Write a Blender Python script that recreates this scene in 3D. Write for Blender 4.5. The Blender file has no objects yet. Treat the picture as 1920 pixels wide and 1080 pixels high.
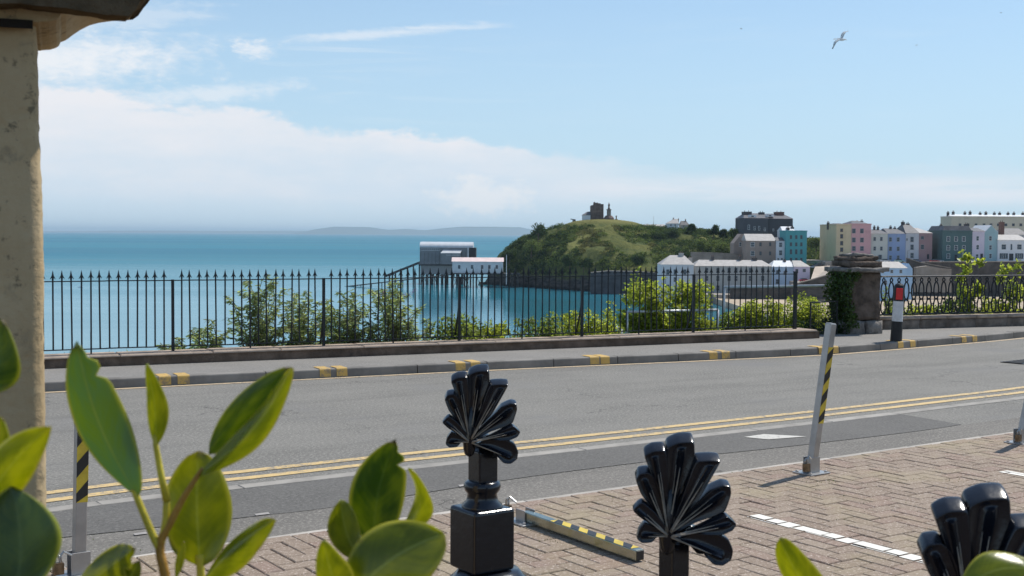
import bpy, math, random
import numpy as np
from mathutils import Vector, Matrix, noise as mn
rad = math.radians
random.seed(7); RNG = np.random.default_rng(7)
scene = bpy.context.scene
COL = scene.collection

# ------------------------------------------------------------------ camera
FPX, EYE = 2325.0, 1.65
TH, RO = math.atan(100.5/FPX), math.atan(.0066)
vF = Vector((0, math.cos(TH), -math.sin(TH)))
_R0 = Vector((1, 0, 0)); _U0 = Vector((0, math.sin(TH), math.cos(TH)))
vR = math.cos(RO)*_R0 + math.sin(RO)*_U0
vU = -math.sin(RO)*_R0 + math.cos(RO)*_U0
CAM = Vector((0, 0, EYE))
cam = bpy.data.cameras.new('camera'); camo = bpy.data.objects.new('camera', cam); COL.objects.link(camo)
camo.matrix_world = Matrix.Translation(CAM) @ Matrix((vR, vU, -vF)).transposed().to_4x4()
cam.sensor_width = 36; cam.lens = FPX/1920*36
cam.clip_start = .05; cam.clip_end = 150000
cam.dof.use_dof = True; cam.dof.focus_distance = 7.0; cam.dof.aperture_fstop = 22
scene.camera = camo

def ray(px, py): return vF + (px-960)/FPX*vR - (py-540)/FPX*vU
def G(px, py, z=0.0):                     # where a sight line meets the level z
    v = ray(px, py); return CAM + v*((z-EYE)/v.z)
def P(px, py, D):                         # point of a sight line at distance D (metres along y)
    v = ray(px, py); return CAM + v*(D/v.y)

# ------------------------------------------------------------------ light
HAZE = 4.6e-5
SUN = Vector((.50, .42, .95)).normalized()
sun = bpy.data.lights.new('sun', 'SUN'); sun.energy = 4.4; sun.angle = rad(.55); sun.color = (1, .955, .88)
suno = bpy.data.objects.new('sun', sun); COL.objects.link(suno)
suno.rotation_euler = SUN.to_track_quat('Z', 'Y').to_euler(); suno.location = (0, 0, 60)
scene.view_settings.view_transform = 'Standard'; scene.view_settings.look = 'None'
scene.view_settings.gamma = 1; scene.view_settings.use_curve_mapping = False
scene.view_settings.exposure = 0.0

class NT:
    """small helper to write node trees as expressions"""
    def __init__(s, nt): s.nt = nt; s.n = nt.nodes; s.l = nt.links
    def put(s, sock, v):
        if isinstance(v, bpy.types.NodeSocket): s.l.new(v, sock)
        elif isinstance(v, (tuple, list)) and sock.type == 'RGBA' and len(v) == 3: sock.default_value = (*v, 1)
        else: sock.default_value = v
    def node(s, t, **kw):
        n = s.n.new(t)
        for k, v in kw.items(): setattr(n, k, v)
        return n
    def math(s, op, a, b=0.0, c=0.0, clamp=False):
        n = s.node('ShaderNodeMath', operation=op, use_clamp=clamp)
        s.put(n.inputs[0], a); s.put(n.inputs[1], b); s.put(n.inputs[2], c); return n.outputs[0]
    def ramp(s, v, a, b, lo=0.0, hi=1.0, smooth=True):
        n = s.node('ShaderNodeMapRange', interpolation_type='SMOOTHSTEP' if smooth else 'LINEAR')
        s.put(n.inputs[0], v); s.put(n.inputs[1], a); s.put(n.inputs[2], b); s.put(n.inputs[3], lo); s.put(n.inputs[4], hi)
        return n.outputs[0]
    def mix(s, f, a, b, mode='MIX'):
        n = s.node('ShaderNodeMix', data_type='RGBA', blend_type=mode)
        s.put(n.inputs[0], f); s.put(n.inputs[6], a); s.put(n.inputs[7], b); return n.outputs[2]
    def noise(s, vec, scale, detail=4, rough=.55, dist=0.0, out=0):
        n = s.node('ShaderNodeTexNoise'); s.put(n.inputs['Vector'], vec)
        s.put(n.inputs['Scale'], scale); s.put(n.inputs['Detail'], detail); s.put(n.inputs['Roughness'], rough); s.put(n.inputs['Distortion'], dist)
        return n.outputs[out]
    def voro(s, vec, scale, feat='F1', out=0, rnd=1.0):
        n = s.node('ShaderNodeTexVoronoi', feature=feat); s.put(n.inputs['Vector'], vec); s.put(n.inputs['Scale'], scale); s.put(n.inputs['Randomness'], rnd)
        return n.outputs[out]
    def vec(s, x, y, z):
        n = s.node('ShaderNodeCombineXYZ'); s.put(n.inputs[0], x); s.put(n.inputs[1], y); s.put(n.inputs[2], z); return n.outputs[0]
    def vmul(s, v, k):
        n = s.node('ShaderNodeVectorMath', operation='MULTIPLY'); s.put(n.inputs[0], v); s.put(n.inputs[1], k); return n.outputs[0]
    def sep(s, v):
        n = s.node('ShaderNodeSeparateXYZ'); s.put(n.inputs[0], v); return n.outputs

world = bpy.data.worlds.new('World'); scene.world = world; world.use_nodes = True
w = NT(world.node_tree); w.n.clear()
sky = w.node('ShaderNodeTexSky', sky_type='NISHITA', sun_disc=False)
sky.sun_elevation = math.asin(SUN.z); sky.sun_rotation = math.atan2(SUN.x, SUN.y)
sky.altitude = 30; sky.air_density = .95; sky.dust_density = .35; sky.ozone_density = 1.6
SKY_K = .12
tc = w.node('ShaderNodeTexCoord'); X, Y, Z = w.sep(tc.outputs['Generated'])
az = w.math('ARCTAN2', X, Y)                       # 0 ahead, negative to the left
hor = w.math('SQRT', w.math('ADD', w.math('MULTIPLY', X, X), w.math('MULTIPLY', Y, Y)))
el = w.math('DIVIDE', Z, w.math('MAXIMUM', hor, .05))
cv = w.vec(w.math('MULTIPLY', az, 3.0), w.math('MULTIPLY', el, 8.0), .37)
n1 = w.noise(cv, 3.2, 8, .6)
n2 = w.noise(w.vec(w.math('MULTIPLY', az, 2.0), w.math('MULTIPLY', el, 24.0), 4.1), 3.0, 9, .62, .5)
n3 = w.noise(w.vec(w.math('MULTIPLY', az, 9.0), w.math('MULTIPLY', el, 14.0), 2.2), 5.0, 8, .62)
# the broad bank low on the left: its top edge falls towards the right
top = w.math('ADD', w.ramp(az, -.40, .09, .118, .058, False), w.math('MULTIPLY', w.math('SUBTRACT', n1, .5), .05))
top = w.math('ADD', top, w.math('MULTIPLY', w.math('SUBTRACT', n3, .5), .028))
bank = w.ramp(w.math('SUBTRACT', top, el), -.003, .008)
bank = w.math('MULTIPLY', bank, w.ramp(az, -.02, .14, 1, .25))
bank = w.math('MULTIPLY', bank, w.ramp(el, .0, .04, .45, 1.0))
# thin high streaks
cir = w.math('MULTIPLY', w.ramp(n2, .50, .74), w.ramp(w.noise(cv, 1.3, 3, .5), .42, .62))
cir = w.math('MULTIPLY', cir, w.ramp(az, -.30, .02, .85, .10))
cir = w.math('MULTIPLY', cir, w.ramp(el, .07, .12, 0, 1))
cirb = w.math('MULTIPLY', w.ramp(n2, .40, .62), w.ramp(w.math('ABSOLUTE', w.math('SUBTRACT', el, w.ramp(az, -.4, .0, .128, .118, False))), .006, .03, .85, 0))
cirb = w.math('MULTIPLY', cirb, w.ramp(az, -.50, -.42, 1, 0))
# the long low streak across the right
stk = w.math('MULTIPLY', w.ramp(w.math('ABSOLUTE', w.math('SUBTRACT', w.math('ADD', el, w.math('MULTIPLY', w.math('SUBTRACT', n1, .5), .012)), .036)), .002, .015, .95, 0), w.ramp(n2, .28, .55, .35, 1))
# a small heaped cloud ahead
dx = w.math('DIVIDE', w.math('ADD', az, .026), .042); dy = w.math('DIVIDE', w.math('SUBTRACT', el, .030), .017)
rr = w.math('SQRT', w.math('ADD', w.math('MULTIPLY', dx, dx), w.math('MULTIPLY', dy, dy)))
cum = w.ramp(w.math('ADD', rr, w.math('MULTIPLY', w.math('SUBTRACT', n3, .5), 2.6)), .40, 1.15, .62, 0)
base = w.mix(1.0, sky.outputs[0], (SKY_K*.92, SKY_K*1.04, SKY_K*1.10), 'MULTIPLY')
base = w.mix(w.ramp(el, 0, .34, .80, .10), base, (.52, .71, .88))        # moist summer air over the sea
n4 = w.noise(w.vec(w.math('MULTIPLY', az, 5.0), w.math('MULTIPLY', el, 15.0), 7.7), 1.6, 7, .6)
bankc = w.mix(w.ramp(w.math('ADD', w.math('MULTIPLY', n4, .8), w.math('MULTIPLY', el, 5.0)), .42, .95), (.66, .78, .89), (.86, .87, .91))
c = w.mix(stk, base, (.84, .87, .92))
c = w.mix(bank, c, bankc)
c = w.mix(cum, c, (.90, .90, .91))
n5 = w.noise(w.vec(w.math('MULTIPLY', az, 14.0), w.math('MULTIPLY', el, 40.0), 5.5), 4.0, 9, .72, .6)
def puff(a0, e0, ra, re, ns, amp, lo=.5, hi=1.1, k=.9):
    ns = w.math('ADD', w.math('MULTIPLY', ns, .6), w.math('MULTIPLY', n5, .4)); amp = amp*2.2; lo = .05; hi = 1.5
    q1 = w.math('DIVIDE', w.math('SUBTRACT', az, a0), ra); q2 = w.math('DIVIDE', w.math('SUBTRACT', w.math('SUBTRACT', el, w.math('MULTIPLY', w.math('SUBTRACT', az, a0), .10)), e0), re)
    r_ = w.math('SQRT', w.math('ADD', w.math('MULTIPLY', q1, q1), w.math('MULTIPLY', q2, q2)))
    return w.ramp(w.math('ADD', r_, w.math('MULTIPLY', w.math('SUBTRACT', ns, .5), amp)), lo, hi, k, 0)
c = w.mix(puff(-.36, .127, .105, .019, n3, 1.6), c, (.90, .92, .95))
c = w.mix(puff(-.235, .108, .06, .007, n3, 2.0, k=.6), c, (.88, .91, .95))
c = w.mix(puff(-.205, .143, .016, .006, n3, 3.0, k=.7), c, (.90, .92, .95))
c = w.mix(puff(-.115, .158, .08, .0035, n2, 2.4, k=.55), c, (.88, .91, .95))
c = w.mix(puff(-.30, .165, .05, .010, n2, 3.0, k=.35), c, (.88, .91, .95))
c = w.mix(cirb, c, (.88, .91, .95))
c = w.mix(cir, c, (.86, .90, .95))
up = w.ramp(el, -.02, 0.0)
c = w.mix(up, (.30, .42, .50), c)
bg = w.node('ShaderNodeBackground'); w.put(bg.inputs[0], c); bg.inputs[1].default_value = 1
w.l.new(bg.outputs[0], w.node('ShaderNodeOutputWorld').inputs[0])

# ------------------------------------------------------------------ materials
MATS = {}
def mat(name, col, rough=.75, var=.18, scale=4., bump=.2, bscale=30., spec=.35, metal=0., speck=0., coord='Object', dark=None, dscale=1., dmin=.55, bdist=.01, isl=0.0, coat=0.):
    if name in MATS: return MATS[name]
    m = bpy.data.materials.new(name); m.use_nodes = True; t = NT(m.node_tree)
    b = t.n['Principled BSDF']; co = t.node('ShaderNodeTexCoord').outputs[coord]
    if coord == 'World': pass
    lo = tuple(max(0, c*(1-var)) for c in col); hi = tuple(min(1, c*(1+var)) for c in col)
    c = t.mix(t.ramp(t.noise(co, scale, 5, .6), .3, .7), lo, hi)
    if speck:
        c = t.mix(t.ramp(t.noise(co, 42, 4, .85), .50, .62), c, tuple(min(1, x*(1+speck)) for x in col))
        c = t.mix(t.ramp(t.noise(co, 50, 4, .85, 0), .36, .46, .8, 0), c, tuple(x*.45 for x in col))
    if dark: c = t.mix(t.ramp(t.noise(co, dscale, 6, .65), dmin, dmin+.15, 0, .85), c, dark)
    if speck >= .8:                                     # worn wheel tracks and mottling along the road
        x_, y_, z_ = t.sep(co); cr, sr = math.cos(rad(32)), math.sin(rad(32))
        al = t.math('ADD', t.math('MULTIPLY', x_, cr), t.math('MULTIPLY', y_, sr)); ac = t.math('SUBTRACT', t.math('MULTIPLY', y_, cr), t.math('MULTIPLY', x_, sr))
        tr_ = t.noise(t.vec(t.math('MULTIPLY', al, .22), t.math('MULTIPLY', ac, 1.9), 0), 1.0, 6, .7)
        c = t.mix(t.ramp(tr_, .50, .68, 0, .30), c, tuple(q*.55 for q in col)); c = t.mix(t.ramp(tr_, .50, .34, 0, .28), c, tuple(q*1.35 for q in col))
        ed_ = t.voro(t.vec(t.math('ADD', al, t.math('MULTIPLY', t.noise(co, 3, 4, .7), .8)), t.math('ADD', ac, t.math('MULTIPLY', t.noise(co, 3.3, 4, .7), .8)), 0), .42, 'DISTANCE_TO_EDGE')
        c = t.mix(t.math('MULTIPLY', t.ramp(ed_, .006, .0, 0, .8), t.ramp(t.noise(co, .5, 3), .5, .56)), c, tuple(q*.3 for q in col))
    if isl:
        g = t.node('ShaderNodeNewGeometry'); oi = t.node('ShaderNodeObjectInfo')
        r = t.math('FRACT', t.math('ADD', g.outputs['Random Per Island'], t.math('MULTIPLY', oi.outputs['Random'], 7.13)))
        k = t.ramp(r, 0, 1, 1-isl, 1+isl, False)
        c = t.mix(1.0, c, t.vec(k, k, k), 'MULTIPLY')
    t.put(b.inputs['Base Color'], c); b.inputs['Roughness'].default_value = rough
    b.inputs['Specular IOR Level'].default_value = spec; b.inputs['Metallic'].default_value = metal
    if coat: b.inputs['Coat Weight'].default_value = coat; b.inputs['Coat Roughness'].default_value = .06
    if bump:
        bn = t.node('ShaderNodeBump'); bn.inputs['Strength'].default_value = bump; bn.inputs['Distance'].default_value = bdist
        t.put(bn.inputs['Height'], t.noise(co, bscale, 4, .65)); t.l.new(bn.outputs[0], b.inputs['Normal'])
    MATS[name] = m; return m

def leafmat(name, col, trans=(.25, .4, .05), tw=.45, rough=.45, var=.35, spec=.4, isl=True, ns=.9):
    m = bpy.data.materials.new(name); m.use_nodes = True; t = NT(m.node_tree); b = t.n['Principled BSDF']
    g = t.node('ShaderNodeNewGeometry'); co = t.node('ShaderNodeTexCoord').outputs['Object']
    k = t.math('ADD', t.math('MULTIPLY', g.outputs['Random Per Island'], .6), t.math('MULTIPLY', t.noise(co, ns, 4, .6), .6+(.5 if ns < .5 else 0)))
    k = t.ramp(k, .30 if ns < .5 else .25, 1.1 if ns < .5 else .95, 1-var, 1+var)
    c = t.mix(1.0, col, t.vec(k, k, k), 'MULTIPLY'); c2 = t.mix(1.0, trans, t.vec(k, k, k), 'MULTIPLY')
    t.put(b.inputs['Base Color'], c); b.inputs['Roughness'].default_value = rough; b.inputs['Specular IOR Level'].default_value = spec
    tr = t.node('ShaderNodeBsdfTranslucent'); t.put(tr.inputs[0], c2)
    mx = t.node('ShaderNodeMixShader'); mx.inputs[0].default_value = tw
    t.l.new(b.outputs[0], mx.inputs[1]); t.l.new(tr.outputs[0], mx.inputs[2]); t.l.new(mx.outputs[0], t.n['Material Output'].inputs[0])
    return m

# ------------------------------------------------------------------ mesh helpers
def tag(o, label=None, cat=None, group=None, kind=None):
    if label: o['label'] = label
    if cat: o['category'] = cat
    if group: o['group'] = group
    if kind: o['kind'] = kind
    return o
def empty(name, loc=(0, 0, 0), rz=0, label=None, cat=None, group=None):
    o = bpy.data.objects.new(name, None); COL.objects.link(o); o.location = loc; o.rotation_euler = (0, 0, rz); o.empty_display_size = .1
    return tag(o, label, cat, group)

class MB:
    def __init__(s): s.v = []; s.f = []; s.mi = []; s.cur = 0
    def add(s, vs, fs, M=None):
        n = len(s.v)
        if M is not None: vs = [M @ Vector(v) for v in vs]
        s.v += [tuple(v) for v in vs]; s.f += [tuple(i+n for i in f) for f in fs]; s.mi += [s.cur]*len(fs); return s
    def box(s, x0, x1, y0, y1, z0, z1, M=None, bev=0.0):
        if bev <= 0:
            vs = [(x, y, z) for x in (x0, x1) for y in (y0, y1) for z in (z0, z1)]
            return s.add(vs, [(0, 1, 3, 2), (4, 6, 7, 5), (0, 4, 5, 1), (2, 3, 7, 6), (0, 2, 6, 4), (1, 5, 7, 3)], M)
        b = bev                                     # chamfered upper edges
        vs = [(x0, y0, z0), (x1, y0, z0), (x1, y1, z0), (x0, y1, z0), (x0, y0, z1-b), (x1, y0, z1-b), (x1, y1, z1-b), (x0, y1, z1-b),
              (x0+b, y0+b, z1), (x1-b, y0+b, z1), (x1-b, y1-b, z1), (x0+b, y1-b, z1)]
        fs = [(0, 3, 2, 1)] + [(i, (i+1) % 4, (i+1) % 4+4, i+4) for i in range(4)] + [(i+4, (i+1) % 4+4, (i+1) % 4+8, i+8) for i in range(4)] + [(8, 9, 10, 11)]
        return s.add(vs, fs, M)
    def tube(s, pts, r, n=8, cap=True, sq=None):
        pts = [Vector(p) for p in pts]; rs = r if isinstance(r, (list, tuple)) else [r]*len(pts)
        rings = []; prev = None
        for i, p in enumerate(pts):
            t = (pts[min(i+1, len(pts)-1)]-pts[max(i-1, 0)])
            t = t.normalized() if t.length > 1e-9 else Vector((0, 0, 1))
            if prev is None:
                a = Vector((1, 0, 0)) if abs(t.x) < .8 else Vector((0, 1, 0))
                u = (a - t*a.dot(t)).normalized()
            else: u = (prev - t*prev.dot(t)).normalized()
            prev = u; q = t.cross(u)
            rings.append([p + (u*math.cos(2*math.pi*k/n) + q*math.sin(2*math.pi*k/n))*rs[i] for k in range(n)])
        vs = [v for R_ in rings for v in R_]; fs = []
        for i in range(len(rings)-1):
            for k in range(n): fs.append((i*n+k, i*n+(k+1) % n, (i+1)*n+(k+1) % n, (i+1)*n+k))
        if cap: fs.append(tuple(range(n))[::-1]); fs.append(tuple((len(rings)-1)*n+k for k in range(n)))
        return s.add(vs, fs)
    def lathe(s, prof, n=16, M=None):
        vs = [(r*math.cos(2*math.pi*k/n), r*math.sin(2*math.pi*k/n), z) for r, z in prof for k in range(n)]
        fs = [(i*n+k, i*n+(k+1) % n, (i+1)*n+(k+1) % n, (i+1)*n+k) for i in range(len(prof)-1) for k in range(n)]
        fs.append(tuple(range(n))[::-1]); fs.append(tuple((len(prof)-1)*n+k for k in range(n)))
        return s.add(vs, fs, M)
    def prism(s, poly, y0, y1, M=None):            # poly in (x, z), extruded along y
        n = len(poly); vs = [(x, y0, z) for x, z in poly]+[(x, y1, z) for x, z in poly]
        fs = [tuple(range(n)), tuple(range(2*n-1, n-1, -1))]+[(i+n, (i+1) % n+n, (i+1) % n, i) for i in range(n)]
        return s.add(vs, fs, M)
    def slab(s, poly, z0, z1, M=None):             # poly in (x, y), extruded along z
        n = len(poly); vs = [(x, y, z0) for x, y in poly]+[(x, y, z1) for x, y in poly]
        fs = [tuple(range(n))[::-1], tuple(range(n, 2*n))]+[(i, (i+1) % n, (i+1) % n+n, i+n) for i in range(n)]
        return s.add(vs, fs, M)
    def build(s, name, m, parent=None, smooth=False, link=True, sub=0):
        me = bpy.data.meshes.new(name); me.from_pydata(s.v, [], s.f)
        for k in (m if isinstance(m, (list, tuple)) else [m]): me.materials.append(k)
        me.polygons.foreach_set('material_index', s.mi)
        if smooth: me.polygons.foreach_set('use_smooth', [True]*len(me.polygons))
        me.update()
        o = bpy.data.objects.new(name, me)
        if link: COL.objects.link(o)
        if parent is not None: o.parent = parent
        if sub:
            md = o.modifiers.new('sub', 'SUBSURF'); md.levels = sub; md.render_levels = sub
        return o

def np_mesh(name, V, Q, m, parent=None, smooth=False):
    me = bpy.data.meshes.new(name); V = np.asarray(V, np.float32); Q = np.asarray(Q, np.int32)
    me.vertices.add(len(V)); me.vertices.foreach_set('co', V.ravel())
    k = Q.shape[1]; me.loops.add(Q.size); me.loops.foreach_set('vertex_index', Q.ravel())
    me.polygons.add(len(Q)); me.polygons.foreach_set('loop_start', np.arange(len(Q), dtype=np.int32)*k)
    if smooth: me.polygons.foreach_set('use_smooth', np.ones(len(Q), bool))
    me.update(calc_edges=True)
    for x in (m if isinstance(m, (list, tuple)) else [m]): me.materials.append(x)
    o = bpy.data.objects.new(name, me); COL.objects.link(o)
    if parent is not None: o.parent = parent
    return o

def leafcloud(C, L, W, axis=None, spread=1.0, droop=0.0):
    """pointed leaf faces: centres C (n,3), lengths L, widths W; bent along the midrib (two quads would be heavy: one rhombus)"""
    n = len(C); a = RNG.normal(size=(n, 3))*spread
    if axis is not None: a = a + np.asarray(axis)
    a[:, 2] -= droop
    a /= np.linalg.norm(a, axis=1)[:, None]+1e-9
    b = RNG.normal(size=(n, 3)); b -= (b*a).sum(1)[:, None]*a; b /= np.linalg.norm(b, axis=1)[:, None]+1e-9
    L = np.broadcast_to(L, (n,))[:, None]; W = np.broadcast_to(W, (n,))[:, None]
    nrm = np.cross(a, b)
    V = np.stack([C, C+a*L*.45+b*W*.5+nrm*W*.15, C+a*L, C+a*L*.45-b*W*.5+nrm*W*.15], 1).reshape(-1, 3)
    Q = np.arange(n*4).reshape(n, 4); return V, Q

def joinVQ(parts):
    Vs, Qs, k = [], [], 0
    for V, Q in parts: Vs.append(V); Qs.append(Q+k); k += len(V)
    return np.concatenate(Vs), np.concatenate(Qs)

def fbm(x, y, z=0, s=1., o=4):
    return mn.fractal(Vector((x*s, y*s, z*s)), 1.0, 2.0, o)

# ------------------------------------------------------------------ common materials
WORLDCO = 'Object'
m_asph = mat('asphalt', (.182, .172, .152), .86, .10, .8, .6, 110, .3, speck=.9, dark=(.19, .182, .17), dscale=.35, dmin=.52, bdist=.004)
m_asph2 = mat('asphalt_dark', (.124, .117, .106), .85, .08, 1.2, .5, 120, .3, speck=.5, bdist=.004)
m_asph3 = mat('asphalt_edge', (.162, .149, .130), .86, .10, 1.0, .5, 120, .3, speck=.9, bdist=.004)
m_pave = mat('pavement_tarmac', (.222, .208, .188), .86, .08, 1.5, .4, 120, .3, speck=.4, bdist=.004)
m_kerb = mat('kerb_concrete', (.20, .185, .165), .8, .22, 3, .4, 60, .3, isl=.15)
m_edge = mat('edging_concrete', (.42, .38, .33), .8, .15, 4, .3, 60, isl=.12)
m_chan = mat('channel_concrete', (.31, .285, .25), .8, .14, 5, .3, 60, isl=.1)
m_iron = mat('black_iron', (.012, .013, .017), .32, .3, 6, .15, 40, .5)
m_wallst = mat('wall_stone', (.15, .105, .075), .85, .35, 4, .6, 25, .2, dark=(.06, .045, .038), dscale=3, bdist=.02)
m_cope = mat('coping_stone', (.36, .285, .225), .85, .25, 4, .5, 30, .2, bdist=.01)

def paint_mat(name, col, worn, dens=.5):
    m = bpy.data.materials.new(name); m.use_nodes = True; t = NT(m.node_tree); b = t.n['Principled BSDF']
    co = t.node('ShaderNodeTexCoord').outputs['Object']
    f = t.math('MULTIPLY', t.ramp(t.noise(co, 17, 7, .85), dens-.03, dens+.05), t.ramp(t.noise(co, 1.1, 4, .65), .40, .60, .12, 1.0))
    c = t.mix(t.noise(co, 3, 4), tuple(x*.88 for x in col), tuple(min(1, x*1.08) for x in col))
    t.put(b.inputs['Base Color'], t.mix(f, c, worn)); b.inputs['Roughness'].default_value = .7
    return m
m_yel = paint_mat('yellow_paint', (.64, .45, .19), (.25, .215, .17), .51)
m_yel2 = paint_mat('kerb_yellow_paint', (.60, .38, .10), (.28, .21, .13), .52)
m_white = paint_mat('white_paint', (.78, .74, .66), (.40, .34, .29), .64)
m_faint = paint_mat('faint_paint', (.36, .33, .30), (.24, .23, .21), .5)

# ------------------------------------------------------------------ sea
m = bpy.data.materials.new('sea_water'); m.use_nodes = True; t = NT(m.node_tree); b = t.n['Principled BSDF']
co = t.node('ShaderNodeTexCoord').outputs['Object']; sx, sy, sz = t.sep(co)
streak = t.noise(t.vec(t.math('MULTIPLY', sx, .0010), t.math('MULTIPLY', sy, .0075), 0), 1.0, 6, .62)
streak2 = t.noise(t.vec(t.math('MULTIPLY', sx, .00015), t.math('MULTIPLY', sy, .0009), 3), 1.0, 5, .6)
near = t.ramp(sy, 250, 4500)                                           # shallow bay to deeper water
cc = t.mix(near, (.030, .165, .22), (.014, .165, .25))
cc = t.mix(t.ramp(streak, .42, .62, 0, .95), cc, (.03, .16, .21))
cc = t.mix(t.ramp(streak2, .48, .60, 0, .7), cc, (.012, .12, .19))
bn = t.node('ShaderNodeBump'); bn.inputs['Strength'].default_value = .25; bn.inputs['Distance'].default_value = .16
h = t.math('ADD', t.noise(t.vec(sx, t.math('MULTIPLY', sy, 1.6), 0), .22, 5, .6), t.math('MULTIPLY', t.noise(co, .03, 3, .5), 1.2))
t.put(bn.inputs['Height'], h)
b.inputs['Specular IOR Level'].default_value = 0; b.inputs['Roughness'].default_value = 1; t.put(b.inputs['Base Color'], cc)
gsy = t.node('ShaderNodeBsdfGlossy'); t.put(gsy.inputs['Roughness'], t.ramp(streak, .35, .65, .045, .12)); gsy.inputs[0].default_value = (.72, .92, 1, 1); t.l.new(bn.outputs[0], gsy.inputs['Normal'])
mx = t.node('ShaderNodeMixShader'); t.put(mx.inputs[0], t.math('MULTIPLY', t.ramp(sy, 300, 1500, .60, .22), t.ramp(streak, .3, .7, .85, 1.15)))
t.l.new(b.outputs[0], mx.inputs[1]); t.l.new(gsy.outputs[0], mx.inputs[2]); t.l.new(mx.outputs[0], t.n['Material Output'].inputs[0])
SEA = -26.4
nr, na = 26, 48
rs_ = [0]+[40*1.36**i for i in range(nr)]; rs_ = [r for r in rs_ if r < 60000]+[60000]
mb = MB(); vs = []; fs = []
for i, r in enumerate(rs_):
    for k in range(na): a = 2*math.pi*k/na; vs.append((r*math.cos(a), r*math.sin(a), SEA))
for i in range(len(rs_)-1):
    for k in range(na): fs.append((i*na+k, (i+1)*na+k, (i+1)*na+(k+1) % na, i*na+(k+1) % na))
mb.add(vs, fs); o = mb.build('sea', m, smooth=True); tag(o, kind='structure')

# distant hills across the bay
m_hill = mat('far_hill_grass', (.05, .075, .055), .95, .2, .0005, 0, 1, .1)
def ridge(name, pts, D, thick):
    vs = []; fs = []; n = len(pts)
    for px, py in pts:
        p = P(px, py, D)
        vs += [(p.x, D-thick*.5, SEA-2), (p.x, D-thick*.22, SEA+(p.z-SEA)*.6), (p.x, D, p.z), (p.x, D+thick, SEA-2)]
    for i in range(n-1):
        for k in range(3): fs.append((i*4+k, (i+1)*4+k, (i+1)*4+k+1, i*4+k+1))
    o = MB().add(vs, fs).build(name, m_hill, smooth=True); return tag(o, kind='structure')
def prof(pts, step=12, amp=.5, seed=0):
    out = []
    for (x0, y0), (x1, y1) in zip(pts, pts[1:]):
        k = max(1, int((x1-x0)/step))
        for i in range(k):
            f = i/k; g = f*f*(3-2*f); x = x0+(x1-x0)*f; out.append((x, y0+(y1-y0)*g+amp*fbm(x, seed, 0, .02)))
    return out+[pts[-1]]
ridge('distant_hills', prof([(560, 436), (600, 428.5), (625, 425.2), (690, 425.8), (730, 430.5), (760, 429.6), (800, 431.6), (835, 427.2), (870, 425), (975, 426), (1000, 431), (1080, 432), (1160, 430), (1300, 436)], amp=.6), 32000, 2500)
ridge('distant_coast', prof([(-700, 434.6), (-300, 433.2), (80, 433.6), (300, 432.2), (420, 433), (560, 432.6), (640, 434.6)], 20, .5, 4), 38000, 2500)

# sea air between here and the far coast
m = bpy.data.materials.new('haze_air'); m.use_nodes = True; t = NT(m.node_tree); t.n.clear()
pv = t.node('ShaderNodeVolumePrincipled'); pv.inputs['Color'].default_value = (.66, .86, 1, 1); pv.inputs['Density'].default_value = HAZE; pv.inputs['Anisotropy'].default_value = .3
t.l.new(pv.outputs[0], t.node('ShaderNodeOutputMaterial').inputs['Volume'])
mb = MB(); mb.box(-61000, 61000, -61000, 61000, -33.5, 150); tag(mb.build('haze', m), kind='stuff')

# ------------------------------------------------------------------ road, pavement, paving
def catmull(pts, step):
    P_ = [Vector(p) for p in pts]; out = []
    for i in range(len(P_)-1):
        p0, p1, p2, p3 = P_[max(i-1, 0)], P_[i], P_[i+1], P_[min(i+2, len(P_)-1)]
        for k in range(12):
            t = k/12; out.append(.5*((2*p1)+(p2-p0)*t+(2*p0-5*p1+4*p2-p3)*t*t+(3*p1-p0-3*p2+p3)*t**3))
    out.append(P_[-1])
    res = [out[0]]; acc = 0; last = out[0]          # even arc-length steps
    for a, b_ in zip(out, out[1:]):
        d = (b_-a).length
        while acc+d >= step:
            f = (step-acc)/d; a = a+(b_-a)*f; res.append(a.copy()); d = (b_-a).length; acc = 0
        acc += d
    return res
def offs(line, d):                                   # offset to the left of travel
    out = []
    for i, p in enumerate(line):
        t = (line[min(i+1, len(line)-1)]-line[max(i-1, 0)]); t.normalize(); out.append(Vector((p.x-t.y*d, p.y+t.x*d)))
    return out
def ribbon(name, a, b_, z, m, parent=None, thick=0):
    vs = [(p.x, p.y, z) for p in a]+[(p.x, p.y, z) for p in b_]; n = len(a)
    return MB().add(vs, [(i, i+1, n+i+1, n+i) for i in range(n-1)]).build(name, m, parent)

KERB = [(-30, -1.2), (-20, 4.6), (-10, 9.95), (-4.74, 12.72), (-1.9, 14.2), (0, 15.17), (2.1, 16.15), (4.14, 17.15), (5.05, 17.75), (7.35, 19.52), (8.5, 20.5), (12, 23.6), (18, 29.5), (26, 38), (34, 48)]
kl = catmull(KERB, .915)
kerb_in = offs(kl, .14)
# the fence and its low wall
FD = Vector((math.cos(rad(26.3)), math.sin(rad(26.3)))); FN = Vector((-FD.y, FD.x))
F0 = Vector((0.98, 17.29))                            # the railing upright beside the bay
WFRONT = -.26                                         # wall face, measured from the railing line
def FL(s, n=0.0): p = F0+FD*s+FN*n; return p
wall_end = FL(3.95)
# ground sheet: road
road_far = [(p.x, p.y) for p in kerb_in]
mb = MB(); near_l = [(p.x+math.sin(rad(30))*60, p.y-math.cos(rad(30))*60) for p in kerb_in]
mb.add([(x, y, 0) for x, y in road_far]+[(x, y, 0) for x, y in near_l], [(i, len(road_far)+i, len(road_far)+i+1, i+1) for i in range(len(road_far)-1)])
tag(mb.build('road', m_asph), kind='structure')
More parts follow.
